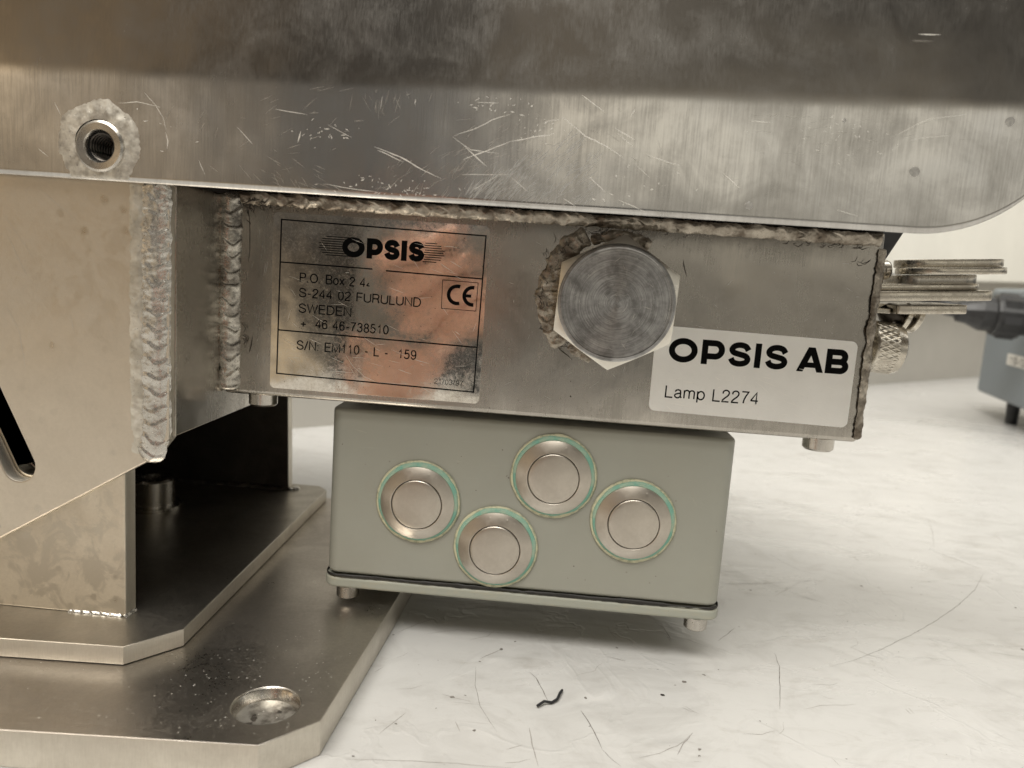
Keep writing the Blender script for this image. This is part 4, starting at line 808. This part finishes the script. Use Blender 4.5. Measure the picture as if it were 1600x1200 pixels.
lathe('latch_screw', [(.5, -4.5), (3.6, -1.5), (4.2, 1), (2.2, 1), (2.2, 9)], (114.5, 25, -6.6), (1, 0, -.3), m_dark, lt, n=32)
box('latch_base', (100.4, 19, -6.4), (112.5, 38, -4.6), m_latch, lt)
gs = thing('support_strut', (104, 40, 10), 'dark slanted strut between chassis and housing, behind its upper right corner', 'strut')
plate('strut_bar', [(96, 20), (108.5, 20), (101.5, 6), (96, 2)], 'XZ', 8, 30, m_black, gs, bevel=.5)

# ================================================================== power supply in the background
ps = thing('power_supply', (600, 600, TZ), 'blue-grey metal power supply box with white voltage label and black cable gland, right background', 'power supply')
pdv = Vector((.2, 1)).normalized(); pnv = Vector((pdv.y, -pdv.x)); pa = Vector((510, 700))     # far corner of the visible side; side runs towards the camera
def psp(s, o_, z): p = pa - pdv*s + pnv*o_; return (p.x, p.y, z)
def pbox(name, s0, s1, o0, o1, z0, z1, mat, parent, bevel=2):
    vs = [psp(s, o_, z) for s in (s0, s1) for o_ in (o0, o1) for z in (z0, z1)]
    me = mesh(vs, [(0, 1, 3, 2), (4, 6, 7, 5), (0, 4, 5, 1), (2, 3, 7, 6), (0, 2, 6, 4), (1, 5, 7, 3)])
    bm = bmesh.new(); bm.from_mesh(me); bmesh.ops.recalc_face_normals(bm, faces=bm.faces); bm.to_mesh(me); bm.free()
    return link(name, me, mat, parent, bevel=bevel)
pbox('case', 0, 240, 0, 180, -107, 16, m_powder, ps, 4)
for s, o_ in ((76, 16), (220, 16), (62, 160), (220, 160)):
    lathe('rubber_foot', [(6, 0), (7, 24.9)], psp(s, o_, TZ), (0, 0, 1), m_black, ps, n=24)
lp = pbox('voltage_label', 84, 226, -.6, .2, -66, -54, m_white, ps, 0)
print_line('lettering', '110-120V AC', 0, 0, 7.2, 92, m_ink, lp, wt=.15, plane=lambda u, v, e: psp(90+u, -.8-e*8, -63.6+v))
gx = Vector(psp(150, -6, -14)); ga = Vector((-pnv.x, -pnv.y, .04))
gl = lathe('cable_gland', [(18, -2), (18, 10), (20.5, 11), (21.5, 12), (21.5, 34), (20.5, 36), (17.5, 37), (17.5, 48), (15.5, 52), (12, 60), (11, 68), (8, 70), (7.6, 66)], gx, ga, m_black, ps, n=12, smooth=20)
lathe('gland_nut', [(19, 14), (23.5, 15), (23.5, 31), (19, 32)], gx, ga, m_black, gl, n=6, smooth=None)
g1 = gx+ga*66
cbp = [g1+Vector((0, 0, 0)), g1+Vector((-12, 2, 2)), g1+Vector((-28, 6, 10)), g1+Vector((-48, 12, 22)), g1+Vector((-75, 30, 30)), g1+Vector((-120, 60, 20)), g1+Vector((-180, 90, -40))]
tube('power_cable', cbp[:5], 7.6, m_black, ps, n=14)

# ================================================================== the phone taking the picture and the hand that holds it (seen mirrored in the foil plate)
ph = thing('phone', (-58, -262, -18), 'black phone held in front of the housing, mirrored in the foil plate', 'phone')
plate('phone_body', rrect(-134, -54, 18, 22, 10), 'XZ', -266, -257, simple('grey_phone_back', (.22, .21, .20), .35), ph, bevel=1.5)
lathe('camera_lens', [(9, 0), (9, 1.6), (7, 1.7), (6.8, 1.2), (.01, 1.2)], (4, -257, 12), (0, 1, 0), m_screw, ph, n=32)
def skin():
    t = NT('skin'); n = t.noise(.15, 4, .6)
    return t.set(Base_Color=t.mix(t.mr(n, .3, .7, 0, 1), (.66, .38, .28), (.74, .46, .36)), Roughness=.5, Subsurface_Weight=.15, Subsurface_Scale=.004)
def chain_mesh(name, verts, edges, radii, root, mat):
    me = bpy.data.meshes.new(name); me.from_pydata([Vector(v)*MM for v in verts], edges, []); o = bpy.data.objects.new(name, me); C.objects.link(o)
    o.modifiers.new('skin', 'SKIN'); sv = me.skin_vertices[0].data if me.skin_vertices else None
    if sv is None: bm = bmesh.new(); bm.from_mesh(me); bm.verts.layers.skin.verify(); bm.to_mesh(me); bm.free(); sv = me.skin_vertices[0].data
    for i, r in enumerate(radii): sv[i].radius = (r*MM, r*MM)
    for i in range(len(radii)): sv[i].use_root = (i == root)
    sb = o.modifiers.new('subdivision', 'SUBSURF'); sb.levels = 2; sb.render_levels = 2; me.materials.append(mat)
    dg = bpy.context.evaluated_depsgraph_get(); m2 = bpy.data.meshes.new_from_object(o.evaluated_get(dg)); o.modifiers.clear(); o.data = m2
    for p in m2.polygons: p.use_smooth = True
    return o
HS = Vector((20, -8, 20))
hv = [(-150, -300, -190), (-138, -285, -120), (-128, -276, -78), (-108, -270, -60)]; he = [(0, 1), (1, 2), (2, 3)]; hr = [30, 24, 26, 18]
for k, (bx0, bz0, L) in enumerate(((-142, -30, .9), (-134, -50, .95), (-120, -64, .85), (-102, -72, .65))):
    b0 = len(hv); hv += [(bx0, -268, bz0), (bx0+10*L, -250, bz0+10*L), (bx0+34*L, -244, bz0+24*L), (bx0+54*L, -247, bz0+34*L), (bx0+66*L, -250, bz0+38*L)]; hr += [11, 10, 9.5, 8.5, 6.5]
    he += [(2, b0)]+[(b0+i, b0+i+1) for i in range(4)]
b0 = len(hv); hv += [(-150, -284, -60), (-140, -280, -20), (-118, -276, 2)]; hr += [13, 11, 8]; he += [(2, b0), (b0, b0+1), (b0+1, b0+2)]
hv = [Vector(v)+HS for v in hv]
hd = chain_mesh('hand', hv, he, hr, 0, skin()); tag(hd, 'hand with curled fingers round the phone, mirrored in the foil plate', 'hand')
